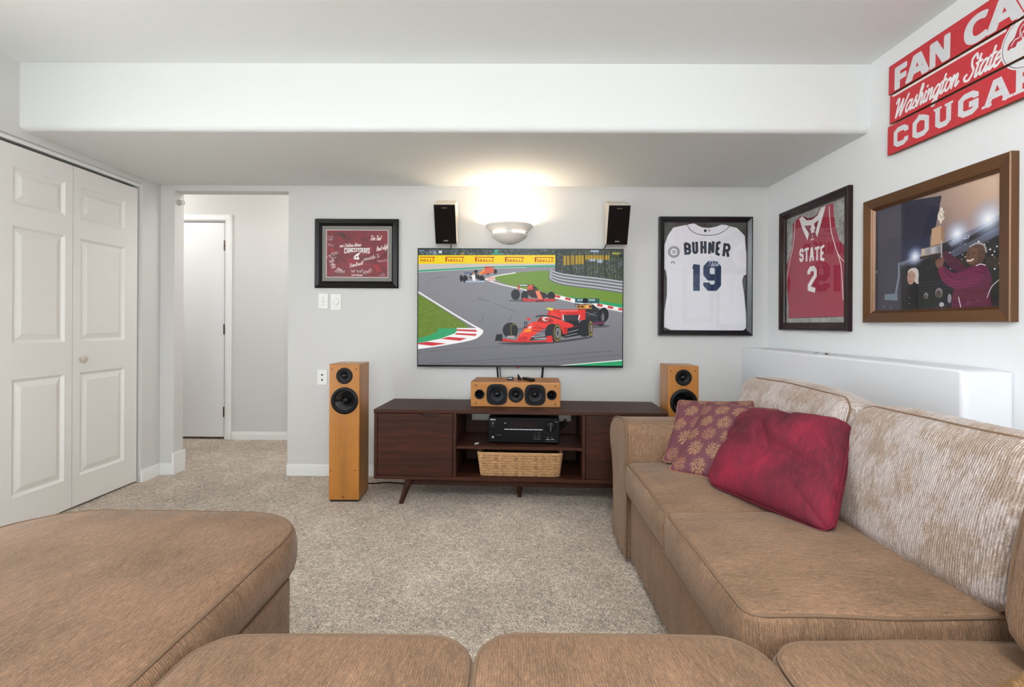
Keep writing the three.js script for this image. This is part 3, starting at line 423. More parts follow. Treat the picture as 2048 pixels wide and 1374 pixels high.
const signedPrintMap = canvasTexture(1050, 790, (g, W, H) => {
  const rnd = rng(11); g.fillStyle = '#7c1526'; g.fillRect(0, 0, W, H);
  for (let i = 0; i < 260; i++) { g.globalAlpha = 0.22; const x = rnd() * W, y = rnd() * H, r = 20 + rnd() * 70; blob(g, [[x - r, y], [x, y - r * 0.7], [x + r, y + rnd() * 20], [x + r * 0.2, y + r * 0.8]], ['#4a0f18', '#a01c2e', '#8e1a2b', '#5c1020', '#b02433', '#3a0d14'][Math.floor(rnd() * 6)]); }
  g.globalAlpha = 0.75; ell(g, 90, 340, 40, 38, '#b01a22'); poly(g, [[800, 590], [870, 560], [950, 690], [880, 700]], '#b3202a'); poly(g, [[350, 480], [420, 480], [500, 540], [450, 590], [370, 560]], '#a51c2a'); poly(g, [[200, 30], [320, 60], [330, 150], [260, 130]], '#331015'); g.globalAlpha = 1;
  const arc = (i, n) => -Math.sin(Math.PI * i / (n - 1)) * 0 + Math.abs(i - (n - 1) / 2) * 5;
  [...'CANCUTOURS'].forEach((ch, i) => blockLetter(g, ch, 303 + i * 44, 300 + (i === 0 || i === 9 ? 4 : 0), 42, 62 + arc(i, 10) * 1.1, 14, '#f1ece8', 0.75)); g.fillStyle = '#f1ece8'; g.fillRect(300, 298, 448, 9);
  blob(g, [[455, 490], [470, 440], [505, 400], [560, 375], [590, 370], [560, 410], [540, 440], [565, 470], [560, 495], [500, 492]], '#f3eeea'); blob(g, [[505, 440], [535, 430], [525, 460], [500, 470]], '#7c1526'); line(g, [[470, 478], [478, 460]], 8, '#7c1526');
  const scrib = (x, y, w, h, n, lw, rot, col = '#f0dcdc') => { g.save(); g.translate(x, y); g.rotate(rot); const p = []; for (let i = 0; i <= n; i++) p.push([w * i / n + (rnd() - 0.5) * w / n, (i % 2 ? -h : 0) * (0.4 + rnd() * 0.6)]); curve(g, p, lw, col); curve(g, [[w * 0.1, h * 0.35], [w * 0.9, h * 0.2]], lw * 0.6, col); g.restore(); };
  script(g, 'Toe Tud', 742, 165, 42, 8, '#f6efe9', 0.35, 0.7); g.save(); g.translate(222, 285); g.rotate(-0.05); script(g, 'nei Dalsou ldoun', 0, 0, 30, 7, '#f0e4e0', 0.5, 1.0); g.restore();
  g.save(); g.translate(852, 350); g.rotate(-0.26); script(g, 'Bud ulglo', 0, 0, 38, 8, '#f0e4e0', 0.4, 0.85); g.restore(); g.save(); g.translate(392, 628); g.rotate(-0.24); script(g, 'Dieuslauatl', 0, 0, 34, 6, '#f0e4e0', 0.4, 0.85); g.restore(); g.save(); g.translate(640, 510); g.rotate(-0.2); script(g, 'masatshe Te', 0, 0, 34, 5, '#e8d6d4', 0.4, 0.85); g.restore();
  scrib(12, 130, 105, 55, 9, 4, 0.05, '#c9a9b2'); scrib(18, 165, 90, 34, 8, 5, 0, '#c9a9b2'); scrib(18, 255, 110, 38, 9, 4, 0.1, '#d8bcc0'); scrib(20, 460, 200, 50, 12, 5, -0.42); scrib(70, 480, 100, 24, 7, 4, -0.2); scrib(55, 545, 80, 44, 8, 6, -0.3); scrib(70, 590, 85, 44, 8, 6, 0.1); scrib(85, 640, 70, 30, 8, 5, -0.2); scrib(140, 700, 180, 46, 12, 5, 0.08); scrib(180, 665, 80, 46, 8, 5, 0.3); scrib(100, 770, 230, 34, 11, 3, 0, '#b07880'); scrib(425, 700, 60, 40, 6, 5, 0); scrib(520, 705, 110, 48, 8, 5, -0.1); scrib(640, 735, 150, 54, 10, 6, -0.35); scrib(870, 530, 170, 34, 10, 4, -0.12); scrib(910, 770, 100, 54, 9, 4, -0.1, '#c9a9b2'); scrib(560, 400, 120, 70, 6, 3, 0.05, '#b98a90');
  g.fillStyle = '#eadedb'; for (let k = 0; k < 20; k++) g.fillRect(430 + k * 9.5, 742 + rnd() * 6, 7, 16 + rnd() * 10);
});

function baseballPrint(g, W, H) {               // navy lettering, patch and piping on a white jersey back
  const sx = W / 900, sy = H / 1150; g.fillStyle = '#eceaef'; g.fillRect(0, 0, W, H); g.save(); g.scale(sx, sy); g.translate(-132, -140);
  const navy = '#2a3a5c';
  curve(g, [[383, 152], [415, 205], [480, 246], [545, 260], [640, 262], [720, 246], [790, 205], [834, 160]], 6, '#23262e');
  g.fillStyle = '#1f2430'; g.fillRect(562, 200, 26, 28); g.fillStyle = '#e9e9f2'; g.fillRect(588, 202, 38, 24); ell(g, 618, 212, 9, 11, '#c06a7a'); ell(g, 574, 208, 5, 5, '#6a6f7a'); line(g, [[594, 208], [606, 206]], 3, '#7b86b0');
  [['B', 352, 346, 74, 124, 0.09], ['U', 437, 333, 64, 128, 0.05], ['H', 524, 326, 66, 130, 0.02], ['N', 607, 326, 66, 134, -0.03], ['E', 684, 335, 62, 136, -0.07], ['R', 762, 348, 78, 140, -0.11]].forEach(([ch, x, y, w, h, rot]) => { g.save(); g.translate(x + w / 2, y + h / 2); g.rotate(-rot * 0.9); blockLetter(g, ch, -w / 2, -h / 2, w, h, 28, '#20283c', 0); g.restore(); });
  for (const [ch, x, w] of [['1', 442, 84], ['9', 560, 182]]) { blockLetter(g, ch, x - 4, 536, w + 8, 318, ch === '1' ? 72 : 70, '#3c7f92', 0); blockLetter(g, ch, x, 541, w, 308, ch === '1' ? 63 : 61, navy, 0); }
  g.save(); g.translate(598, 590); script(g, 'T lukah', 0, 0, 26, 4, '#d7dbe6', 0.5, 0.8); g.restore();
  ell(g, 245, 441, 63, 63, '#2d3140'); ell(g, 245, 441, 60, 60, '#f0eff2'); ell(g, 245, 441, 56, 56, '#2d3140'); ell(g, 245, 441, 39, 39, '#f2f1f4');
  g.fillStyle = '#e8e8ee'; for (let k = 0; k < 22; k++) { g.save(); g.translate(245, 441); g.rotate(k * 0.2856); g.fillRect(-3, -53, 6, 11); g.restore(); }
  for (let k = 0; k < 8; k++) { g.save(); g.translate(245, 441); g.rotate(k * 0.785); poly(g, [[0, -34], [4, -10], [-4, -10]], k % 2 ? '#6d7486' : '#2d3140'); g.restore(); } ell(g, 245, 441, 14, 14, '#d9dbe2'); line(g, [[236, 436], [252, 448]], 4, '#2d3140'); line(g, [[250, 434], [240, 450]], 3, '#2d3140');
  poly(g, [[212, 562], [226, 540], [236, 540], [222, 562]], '#22242a'); poly(g, [[236, 562], [244, 540], [258, 562], [248, 562], [244, 552], [242, 562]], '#22242a');
  g.globalAlpha = 0.16; for (const p of [[[138, 612], [365, 640]], [[1000, 640], [880, 660]], [[640, 300], [640, 520]], [[200, 760], [230, 1180]], [[880, 700], [850, 1200]]]) curve(g, p, 5, '#8f90a4'); g.globalAlpha = 1; g.restore();
}
const baseballMap = canvasTexture(1024, 1308, baseballPrint);
const STATE_W = 0.70, STATE_H = 0.79;            // basketball jersey print in fractions of its frame
const basketballMap = canvasTexture(1024, 1156, (g, W, H) => {
  const P = (p) => p.map(([u, v]) => [u * W, v * H]); g.fillStyle = '#a5233d'; g.fillRect(0, 0, W, H); const rnd = rng(23);
  for (let i = 0; i < 120; i++) { g.globalAlpha = 0.05; const x = rnd() * W; line(g, [[x, 0], [x + 30, H]], 14, rnd() > 0.5 ? '#8a1830' : '#bb3550'); } g.globalAlpha = 1;
  poly(g, P([[0.30, 0.06], [0.69, 0.06], [0.64, 0.2], [0.6, 0.28], [0.44, 0.28], [0.38, 0.16]]), '#861a30');
  curve(g, P([[0.236, 0.09], [0.226, 0.20], [0.205, 0.31], [0.15, 0.43], [0.111, 0.53], [0.10, 0.62], [0.10, 0.9]]), 9, '#f1e9e9'); curve(g, P([[0.734, 0.09], [0.748, 0.2], [0.768, 0.29], [0.83, 0.42], [0.885, 0.53], [0.905, 0.66], [0.915, 0.78]]), 10, '#f1e9e9'); curve(g, P([[0.83, 0.42], [0.87, 0.47], [0.93, 0.52]]), 7, '#f1e9e9');
  poly(g, P([[0.30, 0.10], [0.352, 0.088], [0.42, 0.135], [0.50, 0.145], [0.58, 0.125], [0.628, 0.078], [0.69, 0.078], [0.63, 0.19], [0.575, 0.292], [0.55, 0.255], [0.592, 0.165], [0.50, 0.186], [0.385, 0.172], [0.455, 0.245], [0.432, 0.294], [0.36, 0.2]]), '#efecea');
  g.fillStyle = '#efe6e6'; g.fillRect(0.487 * W, 0.16 * H, 46, 60); g.fillRect(0.475 * W, 0.205 * H, 70, 22); g.fillRect(0.485 * W, 0.225 * H, 50, 26); line(g, P([[0.505, 0.262], [0.505, 0.285]]), 6, '#efe6e6'); g.fillRect(0.483 * W, 0.292 * H, 42, 12);
  [...'STATE'].forEach((ch, i) => { g.save(); g.transform(1, -0.02, 0, 1, 0, 0); blockLetter(g, ch, (0.308 + i * 0.0775) * W, (0.352 + i * 0.0068) * H, 70, 122, 25, '#f5f1f0', 0); g.restore(); }); blockLetter(g, '2', 0.434 * W, 0.503 * H, 140, 218, 44, '#f5f1f0', 0);
  const scrib = (x, y, n) => { const p = []; for (let i = 0; i < n; i++) p.push([x * W + i * 9, y * H + (rnd() - 0.5) * 26]); g.globalAlpha = 0.7; curve(g, p, 3, '#6d1c34'); g.globalAlpha = 1; }; scrib(0.28, 0.58, 6); scrib(0.27, 0.68, 9); scrib(0.34, 0.73, 7); scrib(0.60, 0.70, 6); scrib(0.62, 0.72, 10); scrib(0.40, 0.77, 14); scrib(0.3, 0.74, 6);
});
const trophyPhotoMap = canvasTexture(1400, 1134, (g, W, H) => {
  const u0 = 0.075, u1 = 0.921, v0 = 0.086, v1 = 0.932, X = (u) => (u - u0) / (u1 - u0) * W, Y = (v) => (v - v0) / (v1 - v0) * H, P = (p) => p.map(([u, v]) => [X(u), Y(v)]), rnd = rng(31);
  g.fillStyle = '#2b2835'; g.fillRect(0, 0, W, H);
  const bgGlow = g.createLinearGradient(0, H, W, 0); bgGlow.addColorStop(0, '#34323f'); bgGlow.addColorStop(0.40, '#46404f'); bgGlow.addColorStop(0.66, '#9a8078'); bgGlow.addColorStop(1, '#e6c2a6'); g.fillStyle = bgGlow; g.fillRect(0, 0, W, H);  // peach at upper right: ceiling glow mirrored in the glass, painted into the print
  poly(g, P([[0.07, 0.08], [0.29, 0.08], [0.29, 0.95], [0.07, 0.95]]), '#4a4554'); g.globalAlpha = 0.6; poly(g, P([[0.07, 0.35], [0.29, 0.35], [0.29, 0.95], [0.07, 0.95]]), '#3b3946'); g.globalAlpha = 1;
  poly(g, P([[0.288, 0.081], [0.577, 0.125], [0.54, 0.33], [0.50, 0.40], [0.291, 0.40]]), '#1c1f38'); poly(g, P([[0.29, 0.40], [0.5, 0.38], [0.5, 0.50], [0.29, 0.55]]), '#262846');
  poly(g, P([[0.58, 0.47], [0.93, 0.36], [0.93, 0.95], [0.29, 0.95], [0.29, 0.60], [0.50, 0.55]]), '#17161d'); poly(g, P([[0.56, 0.56], [0.93, 0.42], [0.93, 0.47], [0.60, 0.60]]), '#4d5064'); poly(g, P([[0.62, 0.47], [0.93, 0.345], [0.93, 0.375], [0.64, 0.50]]), '#6a6572'); poly(g, P([[0.28, 0.555], [0.50, 0.50], [0.50, 0.525], [0.29, 0.58]]), '#6b7284');
  for (let i = 0; i < 46; i++) { const u = 0.62 + rnd() * 0.30, v = 0.44 + rnd() * 0.30; ell(g, X(u), Y(v), 3 + rnd() * 7, 3 + rnd() * 6, rnd() > 0.4 ? '#e8e6ea' : '#8d8c98'); } for (let i = 0; i < 60; i++) { g.globalAlpha = 0.5; ell(g, X(0.3 + rnd() * 0.6), Y(0.6 + rnd() * 0.32), 4 + rnd() * 12, 4 + rnd() * 10, ['#3b3a46', '#2a2833', '#55525e'][Math.floor(rnd() * 3)]); } g.globalAlpha = 1;
  for (const [u, v, r] of [[0.395, 0.525, 120], [0.675, 0.42, 150], [0.85, 0.365, 190]]) { const q = g.createRadialGradient(X(u), Y(v), 4, X(u), Y(v), r); q.addColorStop(0, 'rgba(255,255,255,1)'); q.addColorStop(0.25, 'rgba(230,240,255,0.85)'); q.addColorStop(1, 'rgba(130,150,210,0)'); g.fillStyle = q; g.fillRect(X(u) - r, Y(v) - r, 2 * r, 2 * r); }
  line(g, P([[0.272, 0.56], [0.272, 0.66], [0.248, 0.80]]), 26, '#7d8794'); poly(g, P([[0.155, 0.795], [0.262, 0.795], [0.262, 0.852], [0.155, 0.84]]), '#77828e'); ell(g, X(0.085), Y(0.6), 8, 20, '#9fb6d0'); ell(g, X(0.15), Y(0.895), 22, 18, '#5d5a62'); ell(g, X(0.21), Y(0.905), 16, 14, '#5d5a62');
  // woman in black
  blob(g, P([[0.30, 0.95], [0.32, 0.76], [0.35, 0.725], [0.42, 0.725], [0.475, 0.78], [0.49, 0.95]]), '#15141b'); blob(g, P([[0.335, 0.64], [0.36, 0.61], [0.405, 0.61], [0.425, 0.645], [0.42, 0.71], [0.425, 0.74], [0.40, 0.73], [0.36, 0.66]]), '#cfc5c0'); blob(g, P([[0.338, 0.655], [0.36, 0.625], [0.395, 0.645], [0.402, 0.69], [0.38, 0.735], [0.35, 0.735], [0.338, 0.70]]), '#b58f7d'); line(g, P([[0.348, 0.668], [0.362, 0.666]]), 5, '#4c3830'); line(g, P([[0.378, 0.668], [0.390, 0.670]]), 5, '#4c3830'); line(g, P([[0.352, 0.708], [0.372, 0.710]]), 5, '#8a4a48'); line(g, P([[0.362, 0.67], [0.356, 0.692]]), 3, '#8f6a58'); ell(g, X(0.353), Y(0.835), 5, 5, '#c8c8d0'); ell(g, X(0.355), Y(0.88), 4, 4, '#c8c8d0');
  for (const [u, v, r] of [[0.475, 0.83, 26], [0.562, 0.815, 40]]) { ell(g, X(u), Y(v + 0.07), r * 1.6, r * 1.8, '#1b1a22'); ell(g, X(u), Y(v), r, r * 1.2, '#8a8388'); ell(g, X(u) - 4, Y(v) + 10, r * 0.72, r * 0.9, '#5a4a48'); line(g, [[X(u) - r * 0.5, Y(v) + 4], [X(u) + r * 0.3, Y(v) + 4]], 5, '#28242a'); } ell(g, X(0.58), Y(0.90), 26, 22, '#b9b6bc'); ell(g, X(0.63), Y(0.86), 20, 44, '#8c8890');
  // man in crimson: far arm, torso, near arm, hand, head
  blob(g, P([[0.575, 0.52], [0.60, 0.515], [0.66, 0.575], [0.73, 0.655], [0.73, 0.70], [0.65, 0.67], [0.60, 0.60]]), '#4a1430'); poly(g, P([[0.64, 0.94], [0.655, 0.80], [0.70, 0.70], [0.74, 0.66], [0.81, 0.64], [0.85, 0.68], [0.872, 0.75], [0.862, 0.84], [0.868, 0.94]]), '#5c1538'); blob(g, P([[0.548, 0.645], [0.575, 0.615], [0.60, 0.635], [0.66, 0.70], [0.76, 0.66], [0.83, 0.68], [0.83, 0.75], [0.74, 0.80], [0.66, 0.80], [0.585, 0.745]]), '#6d1a44');
  for (const p of [[[0.60, 0.66], [0.66, 0.73], [0.74, 0.72]], [[0.70, 0.80], [0.76, 0.83], [0.85, 0.82]], [[0.68, 0.86], [0.78, 0.88], [0.86, 0.86]], [[0.78, 0.69], [0.84, 0.72], [0.86, 0.78]]]) { g.globalAlpha = 0.6; curve(g, P(p), 9, '#3c0e26'); g.globalAlpha = 1; } g.globalAlpha = 0.5; curve(g, P([[0.57, 0.65], [0.62, 0.72], [0.69, 0.755]]), 12, '#8c2b5c'); g.globalAlpha = 1; line(g, P([[0.685, 0.855], [0.70, 0.93]]), 9, '#d6d2d8'); curve(g, P([[0.845, 0.87], [0.87, 0.80], [0.925, 0.745]]), 8, '#c9c7d0'); blob(g, P([[0.88, 0.79], [0.925, 0.76], [0.93, 0.94], [0.87, 0.94]]), '#16151c');
  blob(g, P([[0.735, 0.54], [0.77, 0.515], [0.82, 0.52], [0.838, 0.56], [0.832, 0.61], [0.81, 0.65], [0.77, 0.655], [0.745, 0.64], [0.722, 0.60]]), '#54382e'); blob(g, P([[0.735, 0.545], [0.775, 0.53], [0.80, 0.56], [0.79, 0.62], [0.765, 0.645], [0.74, 0.635], [0.725, 0.60]]), '#6d4838'); curve(g, P([[0.75, 0.522], [0.79, 0.508], [0.828, 0.53], [0.84, 0.575]]), 14, '#a8a3a2'); ell(g, X(0.826), Y(0.60), 14, 24, '#5a3b30'); line(g, P([[0.735, 0.612], [0.752, 0.618], [0.768, 0.610]]), 13, '#e9e2dc'); line(g, P([[0.735, 0.572], [0.748, 0.570]]), 6, '#221512'); line(g, P([[0.762, 0.57], [0.778, 0.568]]), 6, '#221512'); curve(g, P([[0.748, 0.575], [0.738, 0.595], [0.752, 0.60]]), 6, '#4a2e24'); line(g, P([[0.733, 0.557], [0.748, 0.552]]), 6, '#2c1b16'); curve(g, P([[0.785, 0.655], [0.81, 0.648], [0.835, 0.66]]), 8, '#e6e0e4');
  blob(g, P([[0.535, 0.60], [0.545, 0.57], [0.57, 0.575], [0.585, 0.545], [0.594, 0.57], [0.588, 0.635], [0.55, 0.64]]), '#7a4f42'); for (const o of [0, 0.011, 0.022]) line(g, P([[0.548 + o, 0.575], [0.545 + o, 0.60]]), 3, '#4a2e26');
  // trophy
  poly(g, P([[0.44, 0.478], [0.575, 0.472], [0.578, 0.53], [0.438, 0.535]]), '#a8988c'); const tg = g.createLinearGradient(X(0.44), 0, X(0.58), 0); tg.addColorStop(0, '#e6ccb0'); tg.addColorStop(0.35, '#8d8a92'); tg.addColorStop(0.6, '#c9c6cc'); tg.addColorStop(1, '#4a4650'); poly(g, P([[0.445, 0.482], [0.57, 0.476], [0.572, 0.522], [0.443, 0.528]]), '#9a948e'); g.fillStyle = tg; g.fillRect(X(0.445), Y(0.482), X(0.57) - X(0.445), Y(0.524) - Y(0.482)); poly(g, P([[0.43, 0.535], [0.592, 0.528], [0.592, 0.548], [0.43, 0.552]]), '#3a2c2c'); poly(g, P([[0.513, 0.345], [0.573, 0.334], [0.600, 0.376], [0.590, 0.462], [0.506, 0.470]]), '#c39d7e'); poly(g, P([[0.573, 0.334], [0.600, 0.376], [0.590, 0.462], [0.575, 0.464]]), '#a07c62'); line(g, P([[0.578, 0.45], [0.578, 0.56]]), 12, '#b6b4be');
  g.strokeStyle = '#efe6da'; g.lineWidth = 10; g.beginPath(); g.ellipse(X(0.575), Y(0.268), 34, 46, 0, 0.5, Math.PI * 2 - 0.6); g.stroke(); blob(g, P([[0.556, 0.26], [0.575, 0.235], [0.594, 0.262], [0.582, 0.30], [0.572, 0.335], [0.563, 0.30]]), '#e9ded0'); ell(g, X(0.576), Y(0.222), 14, 18, '#efe6da'); curve(g, P([[0.568, 0.26], [0.576, 0.285], [0.588, 0.262]]), 5, '#8a7a6c');
});
const SIGN_W = 0.90, SIGN_H = 0.43;
const signMap = canvasTexture(2048, 978, (g, W, H) => {
  const S = W / SIGN_W, rnd = rng(41), X = (z) => (z + 2.412) * S, Yr = (d) => d * S;      // metres from the left end and from the top edge
  g.fillStyle = '#cb3039'; g.fillRect(0, 0, W, H);
  for (let i = 0; i < 900; i++) { g.globalAlpha = 0.16; const x = rnd() * W, y = rnd() * H; line(g, [[x, y], [x + 40 + rnd() * 160, y + (rnd() - 0.5) * 4]], 1 + rnd() * 2, rnd() > 0.6 ? '#f0a49a' : '#a9222c'); } g.globalAlpha = 1;
  const wh = '#dcdcdf', tw = (t, x0, x1, y0, y1) => { g.save(); g.font = 'bold 200px sans-serif'; const m = g.measureText(t).width; g.fillStyle = wh; g.strokeStyle = wh; g.lineWidth = 14; g.lineJoin = 'bevel'; g.translate(X(x0), Yr(y1)); g.scale((X(x1) - X(x0)) / m, (Yr(y1) - Yr(y0)) / 146); g.fillText(t, 0, 0); g.strokeText(t, 0, 0); g.restore(); };
  tw('F', -2.378, -2.292, 0.028, 0.127); tw('A', -2.298, -2.176, 0.026, 0.127); tw('N', -2.178, -2.058, 0.026, 0.127); tw('C', -2.008, -1.900, 0.026, 0.127); tw('A', -1.903, -1.775, 0.026, 0.127); tw('V', -1.80, -1.68, 0.026, 0.127); tw('E', -1.67, -1.57, 0.026, 0.127);
  g.fillStyle = '#e6e3e3'; g.fillRect(X(-2.38), Yr(0.147), X(-1.83) - X(-2.38), Yr(0.010)); g.fillRect(X(-1.62), Yr(0.147), Yr(0.11), Yr(0.010));
  g.save(); script(g, 'Washington', X(-2.366), Yr(0.258), 0.043 * S, 23, '#ecebec', 0.32, 0.90); script(g, 'State', X(-2.000), Yr(0.262), 0.046 * S, 23, '#ecebec', 0.32, 0.82); g.restore();
  ['C', 'O', 'U', 'G', 'A', 'R', 'S'].forEach((ch, i) => { const x = [-2.368, -2.256, -2.134, -2.024, -1.912, -1.790, -1.676][i], w = [0.088, 0.09, 0.078, 0.09, 0.104, 0.092, 0.088][i]; blockLetter(g, ch, X(x), Yr(0.312), Yr(w), Yr(0.092), Yr(0.0235), wh, 0.85); });
  // helmet with its emblem
  const hx = X(-1.745), hy = Yr(0.225); ell(g, hx, hy, 238, 230, '#e4e2e3'); g.lineWidth = 5; g.strokeStyle = '#57525a'; g.beginPath(); g.ellipse(hx, hy, 222, 214, 0, 0, 6.3); g.stroke(); poly(g, [[hx + 30, hy + 60], [hx + 260, hy + 40], [hx + 250, hy + 250], [hx + 90, hy + 230]], '#cb3039'); for (const k of [90, 150]) line(g, [[hx + 60, hy + k], [hx + 240, hy + k + 20]], 16, '#e4e2e3'); ell(g, hx - 6, hy + 66, 26, 24, '#2b272e');
  blob(g, [[hx - 185, hy + 20], [hx - 170, hy - 40], [hx - 120, hy - 60], [hx - 95, hy - 140], [hx - 40, hy - 175], [hx + 30, hy - 165], [hx + 10, hy - 130], [hx - 30, hy - 120], [hx - 55, hy - 80], [hx - 40, hy - 40], [hx - 70, hy - 10], [hx - 100, hy - 20], [hx - 110, hy + 20], [hx - 150, hy + 5]], '#bb2c38'); curve(g, [[hx - 150, hy - 10], [hx - 120, hy - 45], [hx - 80, hy - 50], [hx - 75, hy - 110], [hx - 30, hy - 145]], 9, '#e4e2e3'); curve(g, [[hx - 60, hy - 30], [hx - 62, hy - 70], [hx - 20, hy - 90]], 8, '#e4e2e3'); blob(g, [[hx + 20, hy - 120], [hx + 70, hy - 150], [hx + 110, hy - 90], [hx + 60, hy - 60], [hx + 20, hy - 80]], '#bb2c38');
  for (let i = 0; i < 620; i++) { g.globalAlpha = 0.30; const x = rnd() * W, y = rnd() * H, c = rnd(); line(g, [[x, y], [x + 10 + rnd() * 60, y + (rnd() - 0.5) * 5]], 1 + rnd() * 3, c > 0.6 ? '#cb3039' : c > 0.3 ? '#8f8b8e' : '#f2c9c2'); } for (let i = 0; i < 70; i++) { g.globalAlpha = 0.35; ell(g, rnd() * W, rnd() * H, 2 + rnd() * 6, 1 + rnd() * 10, rnd() > 0.5 ? '#e9b8a8' : '#b52832'); } g.globalAlpha = 1;
});
function flower(g, x, y, r, rnd, col) {      // a loose woven blossom: short threads in two rings round an open middle
  g.globalAlpha = 0.8;
  for (let k = 0; k < 30; k++) { const a = k / 30 * 6.283 + (rnd() - 0.5) * 0.25, p = r * (0.50 + rnd() * 0.12), q = r * (0.78 + rnd() * 0.30); line(g, [[x + Math.cos(a) * p, y + Math.sin(a) * p], [x + Math.cos(a + 0.12) * q, y + Math.sin(a + 0.12) * q]], r * 0.075, col); }
  for (let k = 0; k < 18; k++) { const a = k / 18 * 6.283 + rnd() * 0.2, p = r * (0.26 + rnd() * 0.06), q = r * (0.42 + rnd() * 0.06); line(g, [[x + Math.cos(a) * p, y + Math.sin(a) * p], [x + Math.cos(a) * q, y + Math.sin(a) * q]], r * 0.085, col); }
  for (let k = 0; k < 9; k++) { const a = rnd() * 6.283, d = rnd() * r * 0.18; ell(g, x + Math.cos(a) * d, y + Math.sin(a) * d, r * 0.045, r * 0.045, col); }
  for (let k = 0; k < 14; k++) { const a = rnd() * 6.283, d = r * (0.95 + rnd() * 0.2); ell(g, x + Math.cos(a) * d, y + Math.sin(a) * d, r * 0.04, r * 0.04, col); }
  g.globalAlpha = 1;
}
const floralMap = (base, a, b, seed) => { const t = canvasTexture(1024, 1024, (g, W) => {
  const rnd = rng(seed); g.fillStyle = base; g.fillRect(0, 0, W, W); for (let i = 0; i < 500; i++) { g.globalAlpha = 0.10; ell(g, rnd() * W, rnd() * W, 30 + rnd() * 60, 12 + rnd() * 30, rnd() > 0.5 ? a : '#742a3e'); } g.globalAlpha = 1;
  for (let j = 0; j < 7; j++) for (let i = 0; i < 6; i++) flower(g, (i + 0.5 + (j % 2) * 0.5) * W / 6 + (rnd() - 0.5) * 12, (j + 0.5) * W / 7 + (rnd() - 0.5) * 12, 60 + rnd() * 10, rnd, rnd() > 0.4 ? b : '#a37c50');
  for (let i = 0; i < 9000; i++) { g.globalAlpha = 0.12; g.fillStyle = rnd() > 0.5 ? '#3c1c22' : '#c79a80'; g.fillRect(rnd() * W, rnd() * W, 2, 5); } g.globalAlpha = 1; }); t.wrapS = t.wrapT = THREE.RepeatWrapping; return tile(t, 0.5); };
M.floral = phys({ map: floralMap('#66353f', '#64404a', '#b3925e', 51), roughness: 0.75, sheen: 0.4, sheenColor: new THREE.Color(0.7, 0.5, 0.45), sheenRoughness: 0.5 });
M.floralGold = phys({ map: floralMap('#7a5a34', '#8d6c3e', '#b08a48', 57), roughness: 0.75, sheen: 0.3, sheenColor: new THREE.Color(0.7, 0.6, 0.4), sheenRoughness: 0.5 });
M.goldSeam = std({ color: 0x6f532f, roughness: 0.85 });
M.floralSeam = std({ color: 0x9a6a50, roughness: 0.85 });
const receiverMap = canvasTexture(1500, 570, (g, W, H) => {
  g.fillStyle = '#09090b'; g.fillRect(0, 0, W, H); const px = (x) => (x - 275) / 860 * W, py = (y) => (y - 590) / 345 * H, bar = (x, y, w, h, c) => { g.fillStyle = c; g.fillRect(px(x), py(y), w / 860 * W, h / 345 * H); };
  bar(445, 628, 500, 118, '#0a090b'); bar(520, 640, 360, 100, '#1c0d10'); bar(295, 613, 66, 14, '#e3e4e8'); bar(308, 648, 38, 10, '#5b5c62'); bar(318, 668, 18, 12, '#9c9da4'); bar(322, 692, 6, 20, '#7f8086'); bar(310, 716, 30, 5, '#55565c'); bar(466, 662, 24, 10, '#aeb0b6'); bar(468, 747, 466, 11, '#d6d7dd'); for (let k = 1; k < 8; k++) bar(468 + k * 58, 744, 4, 18, '#09090b'); bar(372, 830, 68, 6, '#63646a'); bar(905, 740, 12, 8, '#55565c'); bar(1078, 637, 40, 8, '#8f9097');
  for (const y of [796, 830, 848, 866]) { bar(828, y, 22, 5, '#5d5e64'); bar(872, y, 36, 5, '#5d5e64'); } bar(828, 882, 80, 5, '#7d7e84'); bar(990, 848, 18, 12, '#76777d'); bar(1040, 850, 12, 10, '#76777d'); bar(976, 880, 40, 10, '#b9bac0'); bar(1030, 880, 44, 10, '#a9aab0'); bar(980, 910, 130, 5, '#5d5e64');
});

// ---------------------------------------------------------------- the setting
const XL = -2.58, XR = 1.815, ZB = -3.60, HC = 2.446, HS = 2.099, ZS = -2.57, ZR = 2.50;
{
  const g = new THREE.PlaneGeometry(6.4, 7.6, 130, 150).rotateX(-Math.PI / 2).translate(-1.1, 0, -1.1), p = g.attributes.position, col = [], uv = [];
  for (let i = 0; i < p.count; i++) {
    const x = p.getX(i), z = p.getZ(i), a = fbm((x + 10) / 20, (z + 10) / 20, 18, 22, 201, 3), b = fbm((x + 10) / 20, (z + 10) / 20, 60, 60, 203, 3), st = sstep(0.62, 0.72, fbm((x + 10) / 20, (z + 10) / 20, 26, 14, 205, 2));
    const k = 0.97 + (a - 0.5) * 0.30 + (b - 0.5) * 0.24 + st * 0.07, s = Math.exp(-(((x + 0.42) / 0.016) ** 2 + ((z + 1.42) / 0.02) ** 2) / 2) * 0.35; col.push(k * (1 - s * 0.1), k * (0.995 - s * 0.6), k * (0.985 - s * 0.8)); uv.push(x, z);
  }
  g.setAttribute('color', new THREE.Float32BufferAttribute(col, 3)); g.setAttribute('uv', new THREE.Float32BufferAttribute(uv, 2));
  const slab = span(-4.3, 2.1, -0.15, -0.004, -4.9, 2.7);
  const f = obj('floor', g, M.carpet); f.userData.kind = 'structure'; const s = obj('floor_slab', slab, M.dark); s.userData.kind = 'structure';
}
struct('ceiling', span(-4.3, 2.1, HC, HC + 0.15, -4.9, 2.7), M.ceiling);
